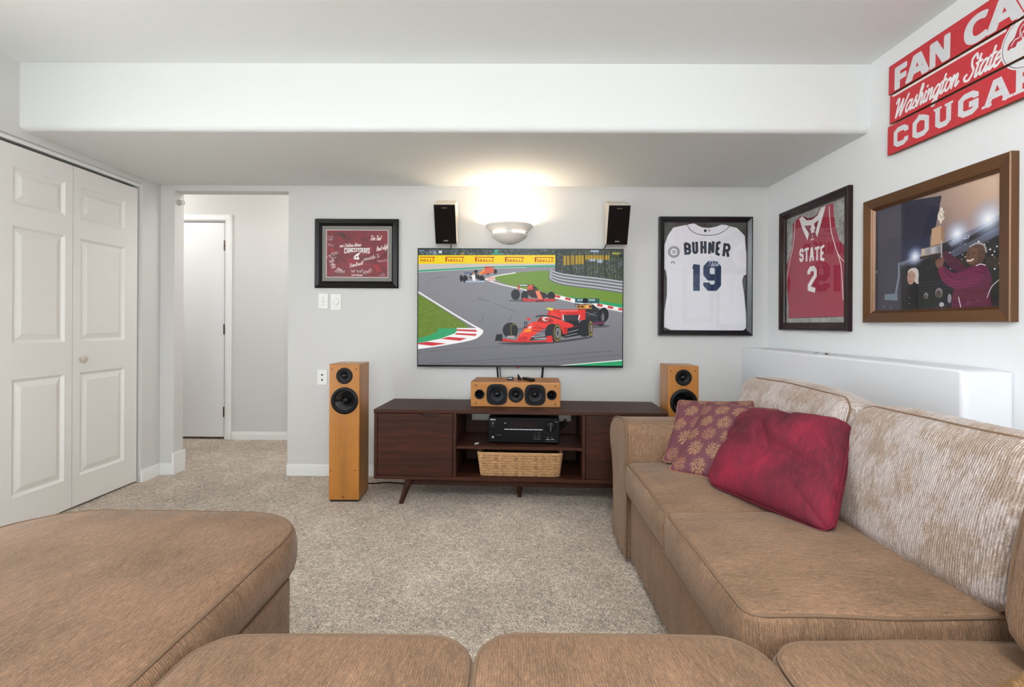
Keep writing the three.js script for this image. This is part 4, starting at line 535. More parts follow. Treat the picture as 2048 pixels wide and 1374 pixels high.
{
  const prof = [[ZB, HS], [ZS - 0.03, HS]]; for (let i = 1; i <= 6; i++) { const a = -Math.PI / 2 + i / 6 * Math.PI / 2; prof.push([ZS - 0.03 + 0.03 * Math.cos(a), HS + 0.03 + 0.03 * Math.sin(a)]); } prof.push([ZS, HC + 0.01], [ZB, HC + 0.01]);
  const g = extrude(prof.map(([z, y]) => [-z, y]), XR - XL + 0.02); g.rotateY(Math.PI / 2); g.translate(XL - 0.01, 0, 0); struct('ceiling_soffit', boxUV(g), M.soffit, 'white dropped soffit across the back of the ceiling');
}
const OP = { x0: -2.478, x1: -1.650, top: 2.057 };
{
  const s = new THREE.Shape([[-4.2, 0], [OP.x0, 0], [OP.x0, OP.top], [OP.x1, OP.top], [OP.x1, 0], [2.0, 0], [2.0, HC + 0.02], [-4.2, HC + 0.02]].map((p) => new THREE.Vector2(...p)));
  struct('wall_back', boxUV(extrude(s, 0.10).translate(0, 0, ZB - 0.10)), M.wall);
}
const CL = { z0: -3.425, z1: -2.40, top: 2.058 };                      // closet opening in the left wall
const WINS = [[-0.95, 0.55]], WY = [0.75, 2.15], ADDED_SIDE = [-1.75, -0.95];  // last: span of an unseen window added to light the right wall
{
  const s = new THREE.Shape([[2.6, 0], [CL.z1, 0], [CL.z1, CL.top], [CL.z0, CL.top], [CL.z0, 0], [ZB - 0.02, 0], [ZB - 0.02, HC + 0.02], [2.6, HC + 0.02]].map(([z, y]) => new THREE.Vector2(z, y)));
  struct('wall_left', boxUV(extrude(s, 0.10, 0, [rectPath(ADDED_SIDE[0], WY[0], ADDED_SIDE[1], WY[1])]).rotateY(-Math.PI / 2).translate(XL, 0, 0)), M.wall);
  struct('wall_closet', [span(-3.3, -3.24, 0, HC, -3.6, -2.2), span(-3.24, XL - 0.09, 0, HC, -2.26, -2.2)], M.wall);
}
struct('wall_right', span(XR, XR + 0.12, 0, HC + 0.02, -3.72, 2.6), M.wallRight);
{
  const s = new THREE.Shape([[-2.7, 0], [1.95, 0], [1.95, HC + 0.02], [-2.7, HC + 0.02]].map((p) => new THREE.Vector2(...p)));
  struct('wall_rear', boxUV(extrude(s, 0.12, 0, WINS.map(([a, b]) => rectPath(a, WY[0], b, WY[1]))).translate(0, 0, ZR)), M.wall);
  const fit = (n, w, x, z, turn) => {
    const t = structGroup('window_' + n), h = WY[1] - WY[0]; t.position.set(x, (WY[0] + WY[1]) / 2, z); t.rotation.y = turn;
    obj('window_frame', [span(-w / 2, w / 2, h / 2 - 0.05, h / 2, -0.03, 0.03), span(-w / 2, w / 2, -h / 2, -h / 2 + 0.05, -0.03, 0.03), span(-w / 2, -w / 2 + 0.05, -h / 2 + 0.05, h / 2 - 0.05, -0.03, 0.03), span(w / 2 - 0.05, w / 2, -h / 2 + 0.05, h / 2 - 0.05, -0.03, 0.03), span(-0.025, 0.025, -h / 2 + 0.05, h / 2 - 0.05, -0.03, 0.03)], M.trim, t);
    for (const sgn of [-1, 1]) obj('pane', new THREE.PlaneGeometry(w / 2 - 0.075, h - 0.10).translate(sgn * (w / 4 - 0.0125), 0, 0), M.glass, t);
    obj('window_sill', span(-w / 2 - 0.05, w / 2 + 0.05, -h / 2 - 0.03, -h / 2 - 0.002, -0.09, 0.02), M.trim, t);
  };
  WINS.forEach(([p, q], i) => fit(i + 1, q - p, (p + q) / 2, ZR + 0.05, 0)); fit(2, ADDED_SIDE[1] - ADDED_SIDE[0], XL - 0.05, (ADDED_SIDE[0] + ADDED_SIDE[1]) / 2, -Math.PI / 2);  // the left-wall window is an added, unseen light source
}
const ground = struct('ground', [new THREE.BoxGeometry(40, 0.1, 20).translate(0, -0.3, 12.7), new THREE.BoxGeometry(16, 0.1, 7).translate(-12.4, -0.3, -0.7)], std({ color: 0xcfccc4, roughness: 1 }));
// hall behind the doorway
struct('wall_hall', [span(-4.2, -3.56, 0, HC, -4.80, -4.70), span(-2.752, -0.8, 0, HC, -4.80, -4.70), span(-3.56, -2.752, 2.058, HC, -4.80, -4.70), span(-3.56, -2.752, 0, 2.058, -4.80, -4.775)], M.wall);
struct('wall_hall_left', span(-4.2, -4.1, 0, HC, -4.75, ZB - 0.05), M.wall); struct('wall_hall_right', span(-0.9, -0.8, 0, HC, -4.75, ZB - 0.05), M.wall);
{
  const d = structGroup('door_2'); d.position.set(-3.156, 0, -4.708); d.userData.label = 'white flat door at the end of the hall';
  obj('slab', box(0.792, 2.03, 0.035, 0.002, 0, 1.037, -0.012), M.hallDoor, d);
  for (const y of [0.258, 1.04, 1.834]) { obj('hinge', [box(0.016, 0.095, 0.014, 0, 0.399, y, 0.006), faceLathe([[0, -0.0], [0.006, 0], [0.006, 0.004], [0, 0.004]], 0.399, y, 0.013, 10)].map((g) => boxUV(g)), M.bronze, d); }
  const c = [[0, 0], [0.002, 0.016], [0.02, 0.02], [0.05, 0.014], [0.062, 0.016], [0.066, 0]];
  const cas = struct('trim_2', [span(-2.752, -2.738, 0, 2.075, -4.715, -4.695), span(-2.742, -2.685, 0, 2.075, -4.70, -4.682, 0.004), span(-2.73, -2.69, 0, 2.075, -4.69, -4.676, 0.004), span(-3.62, -2.685, 2.066, 2.124, -4.70, -4.682, 0.004), span(-3.62, -2.69, 2.072, 2.118, -4.69, -4.676, 0.004), span(-3.627, -3.56, 0, 2.075, -4.70, -4.682, 0.004)], M.trim, 'white door casing in the hall');
}
struct('baseboard_hall', [span(-2.682, -0.9, 0, 0.052, -4.70, -4.686), span(-2.682, -0.9, 0.05, 0.072, -4.70, -4.692, 0.003)], M.trim);
struct('baseboard_back', [span(OP.x1, 1.64, 0, 0.070, ZB, ZB + 0.013), span(OP.x1, 1.64, 0.068, 0.082, ZB, ZB + 0.008, 0.003)], M.trim);
struct('baseboard_left', [span(XL, XL + 0.014, 0, 0.066, CL.z0 + 0.01, ZB), span(XL, XL + 0.009, 0.064, 0.084, CL.z0 + 0.01, ZB, 0.003), span(XL, OP.x0, 0, 0.066, ZB, ZB + 0.014), span(XL, OP.x0, 0.064, 0.084, ZB, ZB + 0.009, 0.003)], M.trim);
struct('trim_3', span(OP.x0 - 0.004, OP.x0 + 0.014, 0, 0.155, ZB - 0.112, ZB + 0.016, 0.003), M.trim, 'white plinth block at the foot of the doorway');
struct('trim_1', [span(XL - 0.075, XL - 0.02, 2.036, CL.top, CL.z0, CL.z1, 0.003)], M.trim, 'white closet door track');
// ledge along the right wall, soft corners
struct('wall_ledge', cushion({ w: 0.19, h: 0.99, d: 1.80, r: 0.016, corner: 0.022, crown: 0, bulge: 0 }, 'z', 6).translate(1.725, 0.452, -2.72), M.ledge, 'low white ledge along the right wall');
// bifold closet doors; local x runs away from the camera
function bifoldLeaf(name, w, mL, mR, parent) {
  const rows = [[0.184, 0.80], [0.985, 1.60], [1.715, 1.908]], leaf = obj(name, boxUV(extrude(rectShape(0.001, 0.012, w - 0.001, 2.018), 0.032, 0, rows.map(([a, b]) => rectPath(mL, a, w - mR, b))).translate(0, 0, -0.032)), M.door, parent);
  for (const [a, b] of rows) {
    const pw = w - mL - mR, ph = b - a, prof = [[0, 0], [0.004, -0.004], [0.014, -0.012], [0.020, -0.012], [0.046, -0.003], [0.050, -0.002]], q = box(pw - 0.1, ph - 0.1, 0.004, 0, 0, 0, -0.004);
    const p = obj('raised_panel', [moulding(pw, ph, prof), q], M.door, leaf); p.position.set(mL + pw / 2, (a + b) / 2, 0);
  }
  return leaf;
}
function rectShape(x0, y0, x1, y1) { return new THREE.Shape([[x0, y0], [x1, y0], [x1, y1], [x0, y1]].map((p) => new THREE.Vector2(...p))); }
{
  const d = structGroup('door_1'); d.position.set(XL - 0.022, 0, CL.z1 - 0.005); d.rotation.y = Math.PI / 2; d.userData.label = 'white bifold closet door with raised panels';
  const a = bifoldLeaf('door_leaf', 0.500, 0.150, 0.050, d), b = bifoldLeaf('door_leaf', 0.497, 0.05, 0.110, d); a.position.x = 0.004; b.position.x = 0.507;
  const k = obj('knob', faceLathe([[0.008, 0], [0.008, 0.012], [0.016, 0.018], [0.019, 0.027], [0.016, 0.035], [0.008, 0.039], [0.0, 0.040]], 0.047, 0.881, 0, 28), M.knob, b);
}
obj('wall_hook', [faceLathe([[0, 0], [0.022, 0], [0.022, 0.004], [0.012, 0.006], [0.012, 0.022], [0.018, 0.026], [0.018, 0.034], [0, 0.036]], 0, 0, 0, 24)], phys({ color: 0xe8e4de, roughness: 0.25, transmission: 0.4, thickness: 0 })).userData = { label: 'small clear plastic door stop on the edge of the doorway', category: 'door stop' };
{ const h = scene.children[scene.children.length - 1]; h.position.set(OP.x0, 1.983, ZB - 0.045); h.rotation.y = Math.PI / 2; }

// ---------------------------------------------------------------- added lamps, all out of view, to brighten room and hall
function globe(name, label, x, z, y, cd, color, standing) {
  const t = thing(name, label, standing ? 'floor lamp' : 'ceiling lamp', [x, standing ? 0 : y, z]), at = standing ? y : 0;
  obj('shade', new THREE.SphereGeometry(0.11, 32, 20).translate(0, at, 0), std({ color: 0xffffff, emissive: color, emissiveIntensity: 1.6, roughness: 0.4 }), t);
  if (standing) { obj('base', lathe([[0, 0.001], [0.15, 0.001], [0.15, 0.018], [0.02, 0.03], [0, 0.03]], 32), M.bronze, t); obj('pole', lathe([[0.011, 0.02], [0.011, at - 0.115], [0.03, at - 0.10], [0, at - 0.10]], 16), M.bronze, t); }
  else obj('stem', lathe([[0, HC - y], [0.07, HC - y], [0.07, HC - y - 0.015], [0.02, HC - y - 0.025], [0.016, 0.10], [0, 0.10]], 24), M.trim, t);
  const l = new THREE.PointLight(color, cd, 0, 2); l.position.y = at; l.castShadow = true; l.shadow.radius = 9; l.name = 'added_globe_bulb'; t.add(l);
}
globe('added_floor_lamp', 'added low bronze floor lamp with a white globe, out of view beside the chaise', -2.02, -1.20, LAMP.height, LAMP.left, new THREE.Color().setRGB(0.90, 0.965, 1.0), true);  // made-up lamp, brightens ceiling and soffit underside from below
if (LAMP.ceil > 0) globe('added_ceiling_lamp', 'added white glass globe lamp hanging unseen over the sofa', 0.20, 0.25, 2.14, LAMP.ceil, new THREE.Color().setRGB(0.91, 0.965, 1.0));  // added out of view for general light on floor and walls
globe('added_ceiling_lamp', 'added white glass globe lamp unseen at the right end of the hall', -1.25, -3.98, 2.29, LAMP.hall, new THREE.Color().setRGB(1, 0.98, 0.96));  // both hall globes are added to brighten the hall, neither is visible
globe('added_ceiling_lamp', 'added white glass globe lamp unseen at the left end of the hall', -3.55, -4.05, 2.29, LAMP.hall * 0.7, new THREE.Color().setRGB(1, 0.98, 0.97));

// wall sconce: half bowl with cut-out slots and a stepped foot
{
  const t = thing('wall_sconce', 'white half-bowl uplight sconce between the two small wall speakers', 'wall lamp', [-0.050, 1.676, ZB]);
  const ring = (pts, a0, a1) => { const g = lathe(pts, 36, a0, a1 - a0); return g; };
  const A = -Math.PI / 2, rim = [[0.160, 0.118], [0.164, 0.124], [0.172, 0.128], [0.172, 0.138], [0.166, 0.140], [0.158, 0.138], [0.156, 0.126], [0.148, 0.112], [0.128, 0.090], [0.124, 0.086], [0.133, 0.086], [0.137, 0.092], [0.160, 0.118]];
  obj('rim', ring(rim, A, -A), M.plaster, t);
  const low = [[0.133, 0.070], [0.128, 0.058], [0.124, 0.056], [0.112, 0.044], [0.107, 0.042], [0.094, 0.031], [0.089, 0.029], [0.074, 0.019], [0.069, 0.017], [0.050, 0.008], [0.044, 0.006], [0, 0.0], [0, 0.006], [0.05, 0.016], [0.10, 0.044], [0.122, 0.070], [0.133, 0.070]];
  obj('bowl', ring(low, A, -A), M.plaster, t);
  const bandp = [[0.124, 0.086], [0.133, 0.086], [0.133, 0.070], [0.122, 0.070], [0.124, 0.086]];
  for (const [a, b] of [[A, A + 0.42], [-0.16, 0.16], [-A - 0.42, -A]]) obj('rib', ring(bandp, a, b), M.plaster, t);
  obj('backplate', span(-0.12, 0.12, 0.05, 0.12, 0, 0.006), M.plaster, t);
  const warm = new THREE.Color().setRGB(1, 0.84, 0.64);
  obj('bulb', new THREE.CapsuleGeometry(0.012, 0.11, 6, 14).rotateZ(Math.PI / 2).translate(0, 0.098, 0.062), std({ color: 0xffffff, emissive: warm, emissiveIntensity: 4 }), t);
  for (const x of [-0.05, 0.05]) { const l = new THREE.PointLight(warm, LAMP.sconce, 0, 2); l.position.set(x, 0.098, 0.062); l.castShadow = true; l.shadow.radius = 0.8; l.name = 'sconce_bulb'; t.add(l); }
}

// ---------------------------------------------------------------- television and what hangs round it
{
  const t = thing('television', 'large wide flat television showing red racing cars on a track', 'television', [0.032, 1.219, -3.537]), w = 1.462, h = 0.842;
  obj('casing', [box(w, h, 0.012, 0.003, 0, 0, -0.0075), box(w * 0.7, h * 0.62, 0.03, 0.008, 0, -0.08, -0.026)], M.black, t);
  obj('bezel', moulding(w, h, [[0, -0.004], [0, 0.0012], [0.0055, 0.0012], [0.0055, -0.0006]]), M.satinBlack, t);
  const scr = new THREE.PlaneGeometry(w - 0.011, h - 0.018).translate(0, 0.004, -0.0004);
  obj('screen', scr, phys({ color: 0x030303, roughness: 0.35, specularIntensity: 0.35, emissive: 0xffffff, emissiveMap: screenMap, emissiveIntensity: 1.22 }), t);
  obj('chin', box(w - 0.011, 0.012, 0.003, 0.001, 0, -h / 2 + 0.006, 0.0005), M.satinBlack, t);
  obj('power_light', box(0.022, 0.006, 0.006, 0.001, -0.016, -h / 2 - 0.003, -0.004), std({ color: 0x7a1510, roughness: 0.4, emissive: 0xff2010, emissiveIntensity: 0.25 }), t);
  const glow = new THREE.RectAreaLight(0x8f9290, 0.25, w - 0.02, h - 0.03); glow.position.z = 0.004; glow.rotation.y = Math.PI; glow.name = 'screen_glow'; t.add(glow);
  obj('mount', box(0.4, 0.3, 0.036, 0.004, 0, 0, -0.044), M.black, t);
}
// hanging cables: pieces of round cord
function cable(label, pts, r, seg = 20, group) { const c = pts[0], o = obj('cable', tube(pts.map((p) => p.map((v, i) => v - c[i])), r, seg, 8), M.black); o.position.set(...c); tag(o, label, 'cable', group); return o; }
cable('thick black cable hanging below the television, leftmost of the pair', [[-0.133, 0.83, -3.572], [-0.128, 0.76, -3.578], [-0.120, 0.66, -3.580], [-0.116, 0.52, -3.57]], 0.0062);
cable('thin black cable hanging below the television, rightmost of the pair', [[-0.116, 0.83, -3.572], [-0.110, 0.76, -3.578], [-0.103, 0.66, -3.580], [-0.10, 0.52, -3.57]], 0.0032);
cable('black cable hanging alone below the right half of the television', [[0.200, 0.83, -3.572], [0.195, 0.76, -3.578], [0.187, 0.66, -3.580], [0.182, 0.52, -3.57]], 0.0075);
cable('black wire running down from the left wall speaker to the television', [[-0.472, 1.70, -3.585], [-0.470, 1.66, -3.592], [-0.470, 1.60, -3.592]], 0.0032, 8);
cable('black wire slanting from the right wall speaker to the television', [[0.660, 1.70, -3.575], [0.640, 1.66, -3.588], [0.615, 1.62, -3.592], [0.612, 1.58, -3.592]], 0.0032, 8);
cable('black wire lying on the carpet between the left tower speaker and console', [[-0.985, 0.06, -3.27], [-0.97, 0.02, -3.36], [-0.88, 0.010, -3.42], [-0.72, 0.008, -3.40], [-0.55, 0.006, -3.46]], 0.0042, 30);

// small speakers on the wall, tilted down
function wallSpeaker(label, x, dir) {
  const t = thing('wall_speaker', label, 'speaker', [x, 1.66, ZB], 0, 'small speakers on the wall above the television');
  const prof = [[0.028, 0.025], [0.028, 0.318], [0.040, 0.324], [0.190, 0.268], [0.196, 0.260], [0.094, 0.008], [0.084, 0.006]], w = 0.148;
  const body = extrude(prof.map(([z, y]) => [-z, y]), w - 0.008, 0.004, [], 2).rotateY(Math.PI / 2).translate(-w / 2 + 0.004, 0, 0); obj('cabinet', boxUV(body, 'y'), M.bone, t);
  const g = obj('grille', box(w - 0.008, 0.262, 0.010, 0.005, 0, 0, 0), M.grille, t); g.position.set(0, 0.132, 0.1475); g.rotation.x = 0.385;
  obj('grille_edge', moulding(w - 0.002, 0.270, [[0, -0.004], [0, 0.004], [0.006, 0.005], [0.006, -0.002]]), M.black, t).position.set(0, 0.132, 0.1475); t.children[2].rotation.x = 0.385;
  obj('badge', box(0.032, 0.008, 0.003, 0.001, 0, -0.113, 0.006), M.silver, g); obj('badge', box(0.036, 0.007, 0.002, 0.001, 0, 0.114, 0.006), std({ color: 0x6b5a4c, roughness: 0.4 }), g);
  obj('bracket', [box(0.06, 0.08, 0.008, 0.002, 0, 0.17, 0.004), box(0.025, 0.03, 0.03, 0.004, 0, 0.17, 0.018)], M.black, t);
  return t;
}
wallSpeaker('small dark wall speaker with a pale cabinet, hung left of the sconce', -0.492, 1); wallSpeaker('small dark wall speaker with a pale cabinet, hung right of the sconce', 0.707, -1);

// ---------------------------------------------------------------- frames on the walls
{
  const t = thing('framed_print', 'signed crimson team print in a wide black frame with gray mat', 'picture', [-1.148, 1.606, ZB], 0), w = 0.602, h = 0.497;
  obj('frame', moulding(w, h, [[0, 0.001], [0, 0.024], [0.006, 0.030], [0.030, 0.024], [0.036, 0.026], [0.046, 0.018], [0.051, 0.008]]), M.frameBlack, t);
  obj('mat', moulding(w - 0.098, h - 0.098, [[0, 0.010], [0.026, 0.010], [0.027, 0.0075]]), std({ color: 0x83807c, roughness: 0.8 }), t);
  obj('mat_edge', moulding(w - 0.152, h - 0.152, [[0, 0.0090], [0.004, 0.0090], [0.005, 0.0065]]), std({ color: 0xe8d5cf, roughness: 0.8 }), t);
  obj('print', new THREE.PlaneGeometry(w - 0.158, h - 0.158).translate(0, 0, 0.0068), std({ map: signedPrintMap, roughness: 0.5 }), t);
  obj('backing', span(-w / 2 + 0.01, w / 2 - 0.01, -h / 2 + 0.01, h / 2 - 0.01, 0.001, 0.005), M.black, t); obj('pane', new THREE.PlaneGeometry(w - 2 * 0.046, h - 2 * 0.046).translate(0, 0, 0.0145), M.glass, t);
}
function clothPanel(pts, x, y, sx, sy, depth, z) {     // outline in print pixels -> padded cloth with its print as uv
  const s = new THREE.Shape(); pts.forEach((p, i) => (i ? s.lineTo(p[0] * sx + x, y - p[1] * sy) : s.moveTo(p[0] * sx + x, y - p[1] * sy))); s.closePath();
  return new THREE.ExtrudeGeometry(s, { depth, bevelEnabled: true, bevelSize: 0.003, bevelThickness: 0.003, bevelOffset: -0.003, bevelSegments: 3, curveSegments: 4 }).translate(0, 0, z);
}
function printUV(g, x0, x1, y0, y1) { const p = g.attributes.position, uv = new Float32Array(p.count * 2); for (let i = 0; i < p.count; i++) { uv[i * 2] = (p.getX(i) - x0) / (x1 - x0); uv[i * 2 + 1] = (p.getY(i) - y0) / (y1 - y0); } g.setAttribute('uv', new THREE.BufferAttribute(uv, 2)); return g; }
{
  const w = 0.666, h = 0.850, t = thing('framed_jersey', 'white baseball jersey with navy lettering in a black shadow-box frame', 'framed jersey', [1.357, 1.453, ZB], 0);
  obj('frame', moulding(w, h, [[0, 0.001], [0, 0.040], [0.004, 0.045], [0.010, 0.045], [0.034, 0.034], [0.038, 0.030], [0.038, 0.006]]), std({ color: 0x0e0d11, roughness: 0.3 }), t);
  obj('backing', span(-w / 2 + 0.03, w / 2 - 0.03, -h / 2 + 0.03, h / 2 - 0.03, 0.002, 0.008), std({ color: 0x46433f, roughness: 0.9 }), t);
  const k = w / 982, pts = [[383, 152], [430, 140], [462, 138], [500, 160], [545, 178], [615, 185], [690, 170], [745, 148], [790, 150], [834, 165], [905, 180], [960, 230], [994, 268], [1006, 420], [1030, 535], [1024, 545], [1014, 552], [1034, 668], [985, 690], [968, 745], [990, 880], [1010, 1080], [1020, 1240], [955, 1292], [760, 1290], [400, 1290], [255, 1286], [132, 1236], [150, 1060], [174, 900], [174, 720], [160, 632], [136, 625], [142, 380], [180, 270], [240, 182], [310, 165]];
  const jx = -w / 2 - 84 * k, jy = h / 2 + 70 * (h / 1258), ky = h / 1258;
  obj('jersey', printUV(clothPanel(pts, jx, jy, k, ky, 0.006, 0.010), 132 * k + jx, 1032 * k + jx, jy - 1290 * ky, jy - 140 * ky), std({ map: baseballMap, roughness: 0.9, bumpMap: tile(velvetBump, 0.3, 0.6), bumpScale: 0.0006 }), t);
  obj('pane', new THREE.PlaneGeometry(w - 2 * 0.034, h - 2 * 0.034).translate(0, 0, 0.0305), M.glass, t);
}
{
  const w = STATE_W, h = STATE_H, t = thing('framed_jersey', 'crimson basketball jersey with white lettering in a mahogany shadow-box frame', 'framed jersey', [XR, 1.467, -3.043], -Math.PI / 2);
  obj('frame', moulding(w, h, [[0, 0.001], [0, 0.026], [0.005, 0.032], [0.013, 0.032], [0.016, 0.028], [0.024, 0.030], [0.034, 0.024], [0.042, 0.020], [0.050, 0.012], [0.050, 0.004]]), M.frameMahogany, t);
  obj('backing', span(-w / 2 + 0.03, w / 2 - 0.03, -h / 2 + 0.03, h / 2 - 0.03, 0.001, 0.004), std({ map: tile(matMap, 0.35), roughness: 0.9 }), t);
  const pts = [[0.196, 0.125], [0.305, 0.082], [0.352, 0.088], [0.42, 0.118], [0.50, 0.128], [0.575, 0.112], [0.628, 0.072], [0.77, 0.075], [0.776, 0.16], [0.80, 0.26], [0.85, 0.36], [0.925, 0.415], [0.925, 0.896], [0.132, 0.90], [0.13, 0.80], [0.10, 0.60], [0.096, 0.46], [0.14, 0.40], [0.185, 0.31], [0.196, 0.22]];
  obj('jersey', printUV(clothPanel(pts, -w / 2, h / 2, w, h, 0.004, 0.006), -w / 2, w / 2, -h / 2, h / 2), std({ map: basketballMap, roughness: 0.8 }), t);
  obj('pane', new THREE.PlaneGeometry(w - 2 * 0.046, h - 2 * 0.046).translate(0, 0, 0.0168), M.glass, t);
}
{
  const w = 0.763, h = 0.618, t = thing('framed_photograph', 'large photograph of a man lifting a trophy in a wide brown frame', 'picture', [XR, 1.428, -2.188], -Math.PI / 2);
  obj('frame', moulding(w, h, [[0, 0.001], [0, 0.030], [0.003, 0.034], [0.046, 0.026], [0.050, 0.020], [0.053, 0.021], [0.060, 0.010]]), M.frameBrown, t);
  obj('print', new THREE.PlaneGeometry(w - 0.112, h - 0.112).translate(0, 0, 0.007), std({ map: trophyPhotoMap, roughness: 0.5 }), t);
  obj('backing', span(-w / 2 + 0.02, w / 2 - 0.02, -h / 2 + 0.02, h / 2 - 0.02, 0.001, 0.005), M.black, t); obj('pane', new THREE.PlaneGeometry(w - 2 * 0.052, h - 2 * 0.052).translate(0, 0, 0.0142), M.softGlass, t);
}
{
  const t = thing('wooden_sign', 'red and white painted plank sign with team lettering above the framed photograph', 'sign', [XR, 2.349, -2.412], -Math.PI / 2); t.rotation.set(0, -Math.PI / 2, 0); t.rotateZ(-0.018);
  const edge = std({ map: tile(mapleMap, 0.4, 0.2), color: 0xb08a70, roughness: 0.8 }), face = std({ map: signMap, roughness: 0.6 });
  for (const [top, bot, off] of [[0, 0.137, 0], [0.1455, 0.279, 0.010], [0.2885, 0.425, 0]]) {
    const g = new RoundedBoxGeometry(SIGN_W - 0.01, bot - top, 0.013, 2, 0.0015).translate(SIGN_W / 2 + off, -(top + bot) / 2, 0.0185), p = g.attributes.position, n = g.attributes.normal;
    const gg = g.index ? g.toNonIndexed() : g, q = gg.attributes.position, nn = gg.attributes.normal, front = [], rest = [];
    for (let i = 0; i < q.count; i += 3) ((nn.getZ(i) + nn.getZ(i + 1) + nn.getZ(i + 2)) / 3 > 0.8 ? front : rest).push(i, i + 1, i + 2);
    gg.setIndex([...front, ...rest]); gg.clearGroups(); gg.addGroup(0, front.length, 0); gg.addGroup(front.length, rest.length, 1);
    printUV(gg, 0, SIGN_W, -SIGN_H, 0); const m = obj('plank', gg, [face, edge], t);
  }
  for (const x of [0.18, 0.72]) obj('batten', span(x - 0.02, x + 0.02, -0.41, -0.015, 0.001, 0.0115), edge, t);
}
// plates on the back wall
{
  const plate = (name, label, cat, x, y, w, h) => { const t = thing(name, label, cat, [x, y, ZB], 0); obj('plate', box(w, h, 0.007, 0.003, 0, 0, 0.0036), M.plastic, t); return t; };
  const s = plate('switch_plate', 'white wall plate with tiny rocker buttons below the signed print, left of the dimmer', 'switch', -1.393, 1.262, 0.070, 0.112);
  obj('rocker', box(0.016, 0.062, 0.006, 0.002, 0, 0, 0.008), M.plastic, s); for (const [x, y] of [[0, 0.024], [0.002, 0.004], [-0.005, -0.002], [0.005, -0.006], [0, -0.026]]) obj('button', box(0.0045, 0.0035, 0.003, 0.001, x, y, 0.0115), std({ color: 0x7f7c78, roughness: 0.6 }), s);
  const d = plate('dimmer_switch', 'white wall dimmer with a round knob beside the switch plate', 'switch', -1.301, 1.256, 0.078, 0.118); obj('dial', faceLathe([[0.022, 0], [0.022, 0.006], [0.019, 0.012], [0.0, 0.013]], 0, 0.002, 0.007, 32), M.plastic, d);
  const o = plate('speaker_outlet', 'white wall plate with two dark jacks beside the left tower speaker', 'outlet', -1.397, 0.711, 0.072, 0.112); for (const y of [0.018, -0.018]) obj('jack', faceLathe([[0.006, 0], [0.006, 0.004], [0.003, 0.004], [0.0, 0.001]], 0, y, 0.007, 16), M.dark, o);
}

// ---------------------------------------------------------------- loudspeakers
const woofer = (r, x, y, z, name, parent, cone = M.cone) => {
  const d = obj(name, faceLathe([[r, -0.002], [r, 0.004], [r * 0.96, 0.006], [r * 0.90, 0.006], [r * 0.86, 0.009], [r * 0.80, 0.0105], [r * 0.75, 0.007], [r * 0.72, 0.002]], 0, 0, 0, 56), M.rubber, parent); d.position.set(x, y, z);
  obj('cone', faceLathe([[r * 0.73, 0.002], [r * 0.60, -0.006], [r * 0.42, -0.019], [r * 0.27, -0.030], [r * 0.2, -0.034]], 0, 0, 0, 56), cone, d);
  obj('dust_cap', faceLathe([[r * 0.30, -0.031], [r * 0.27, -0.022], [r * 0.18, -0.014], [r * 0.08, -0.009], [0, -0.008]], 0, 0, 0, 32), M.satinBlack, d); return d;
};
const tweeter = (r, x, y, z, parent) => {
  const d = obj('tweeter', faceLathe([[r, -0.002], [r, 0.002], [r * 0.94, 0.0035], [r * 0.62, 0.0035], [r * 0.40, -0.001], [r * 0.36, -0.002]], 0, 0, 0, 48), M.black, parent); d.position.set(x, y, z);
  obj('dome', faceLathe([[r * 0.37, -0.002], [r * 0.30, 0.004], [r * 0.18, 0.008], [0, 0.0095]], 0, 0, 0, 28), M.satinBlack, d); return d;
};
function tower(label, pos, turn) {
  const t = thing('tower_speaker', label, 'speaker', pos, turn, 'wooden tower speakers'), w = 0.187, h = 0.850, D = 0.215;
  const front = baffle(w, h - 0.012, 0.012, 0.044, [circlePath(0.002, 0.625, 0.079), circlePath(0, 0.778, 0.046)], 'y');
  obj('cabinet', [...front, box(w, h - 0.012, D - 0.044, 0.003, 0, 0.012 + (h - 0.012) / 2, -0.044 - (D - 0.044) / 2, 'y')], M.maple, t);
  obj('plinth', box(w - 0.012, 0.014, D - 0.012, 0.002, 0, 0.007, -D / 2), M.dark, t);
  woofer(0.083, 0.002, 0.625, 0.001, 'woofer', t); tweeter(0.050, 0, 0.778, 0.001, t);
  for (const [x, y] of [[-0.077, 0.820], [0.072, 0.820], [-0.080, 0.195], [0.070, 0.195]]) obj('grille_socket', faceLathe([[0.0038, 0], [0.0038, 0.0015], [0.002, 0.0015], [0, 0.0005]], x, y, 0, 14), M.dark, t);
  obj('badge', faceLathe([[0.0065, 0], [0.0065, 0.002], [0.004, 0.003], [0, 0.003]], -0.004, 0.032, 0, 20), std({ color: 0x7d4a22, roughness: 0.3, metalness: 0.5 }), t); return t;
}
tower('honey-coloured tower speaker standing left of the media console', [-1.054, 0, -3.065], R(1.5)); tower('honey-coloured tower speaker standing right of the console behind the sofa arm', [1.036, 0, -3.075], R(-3));

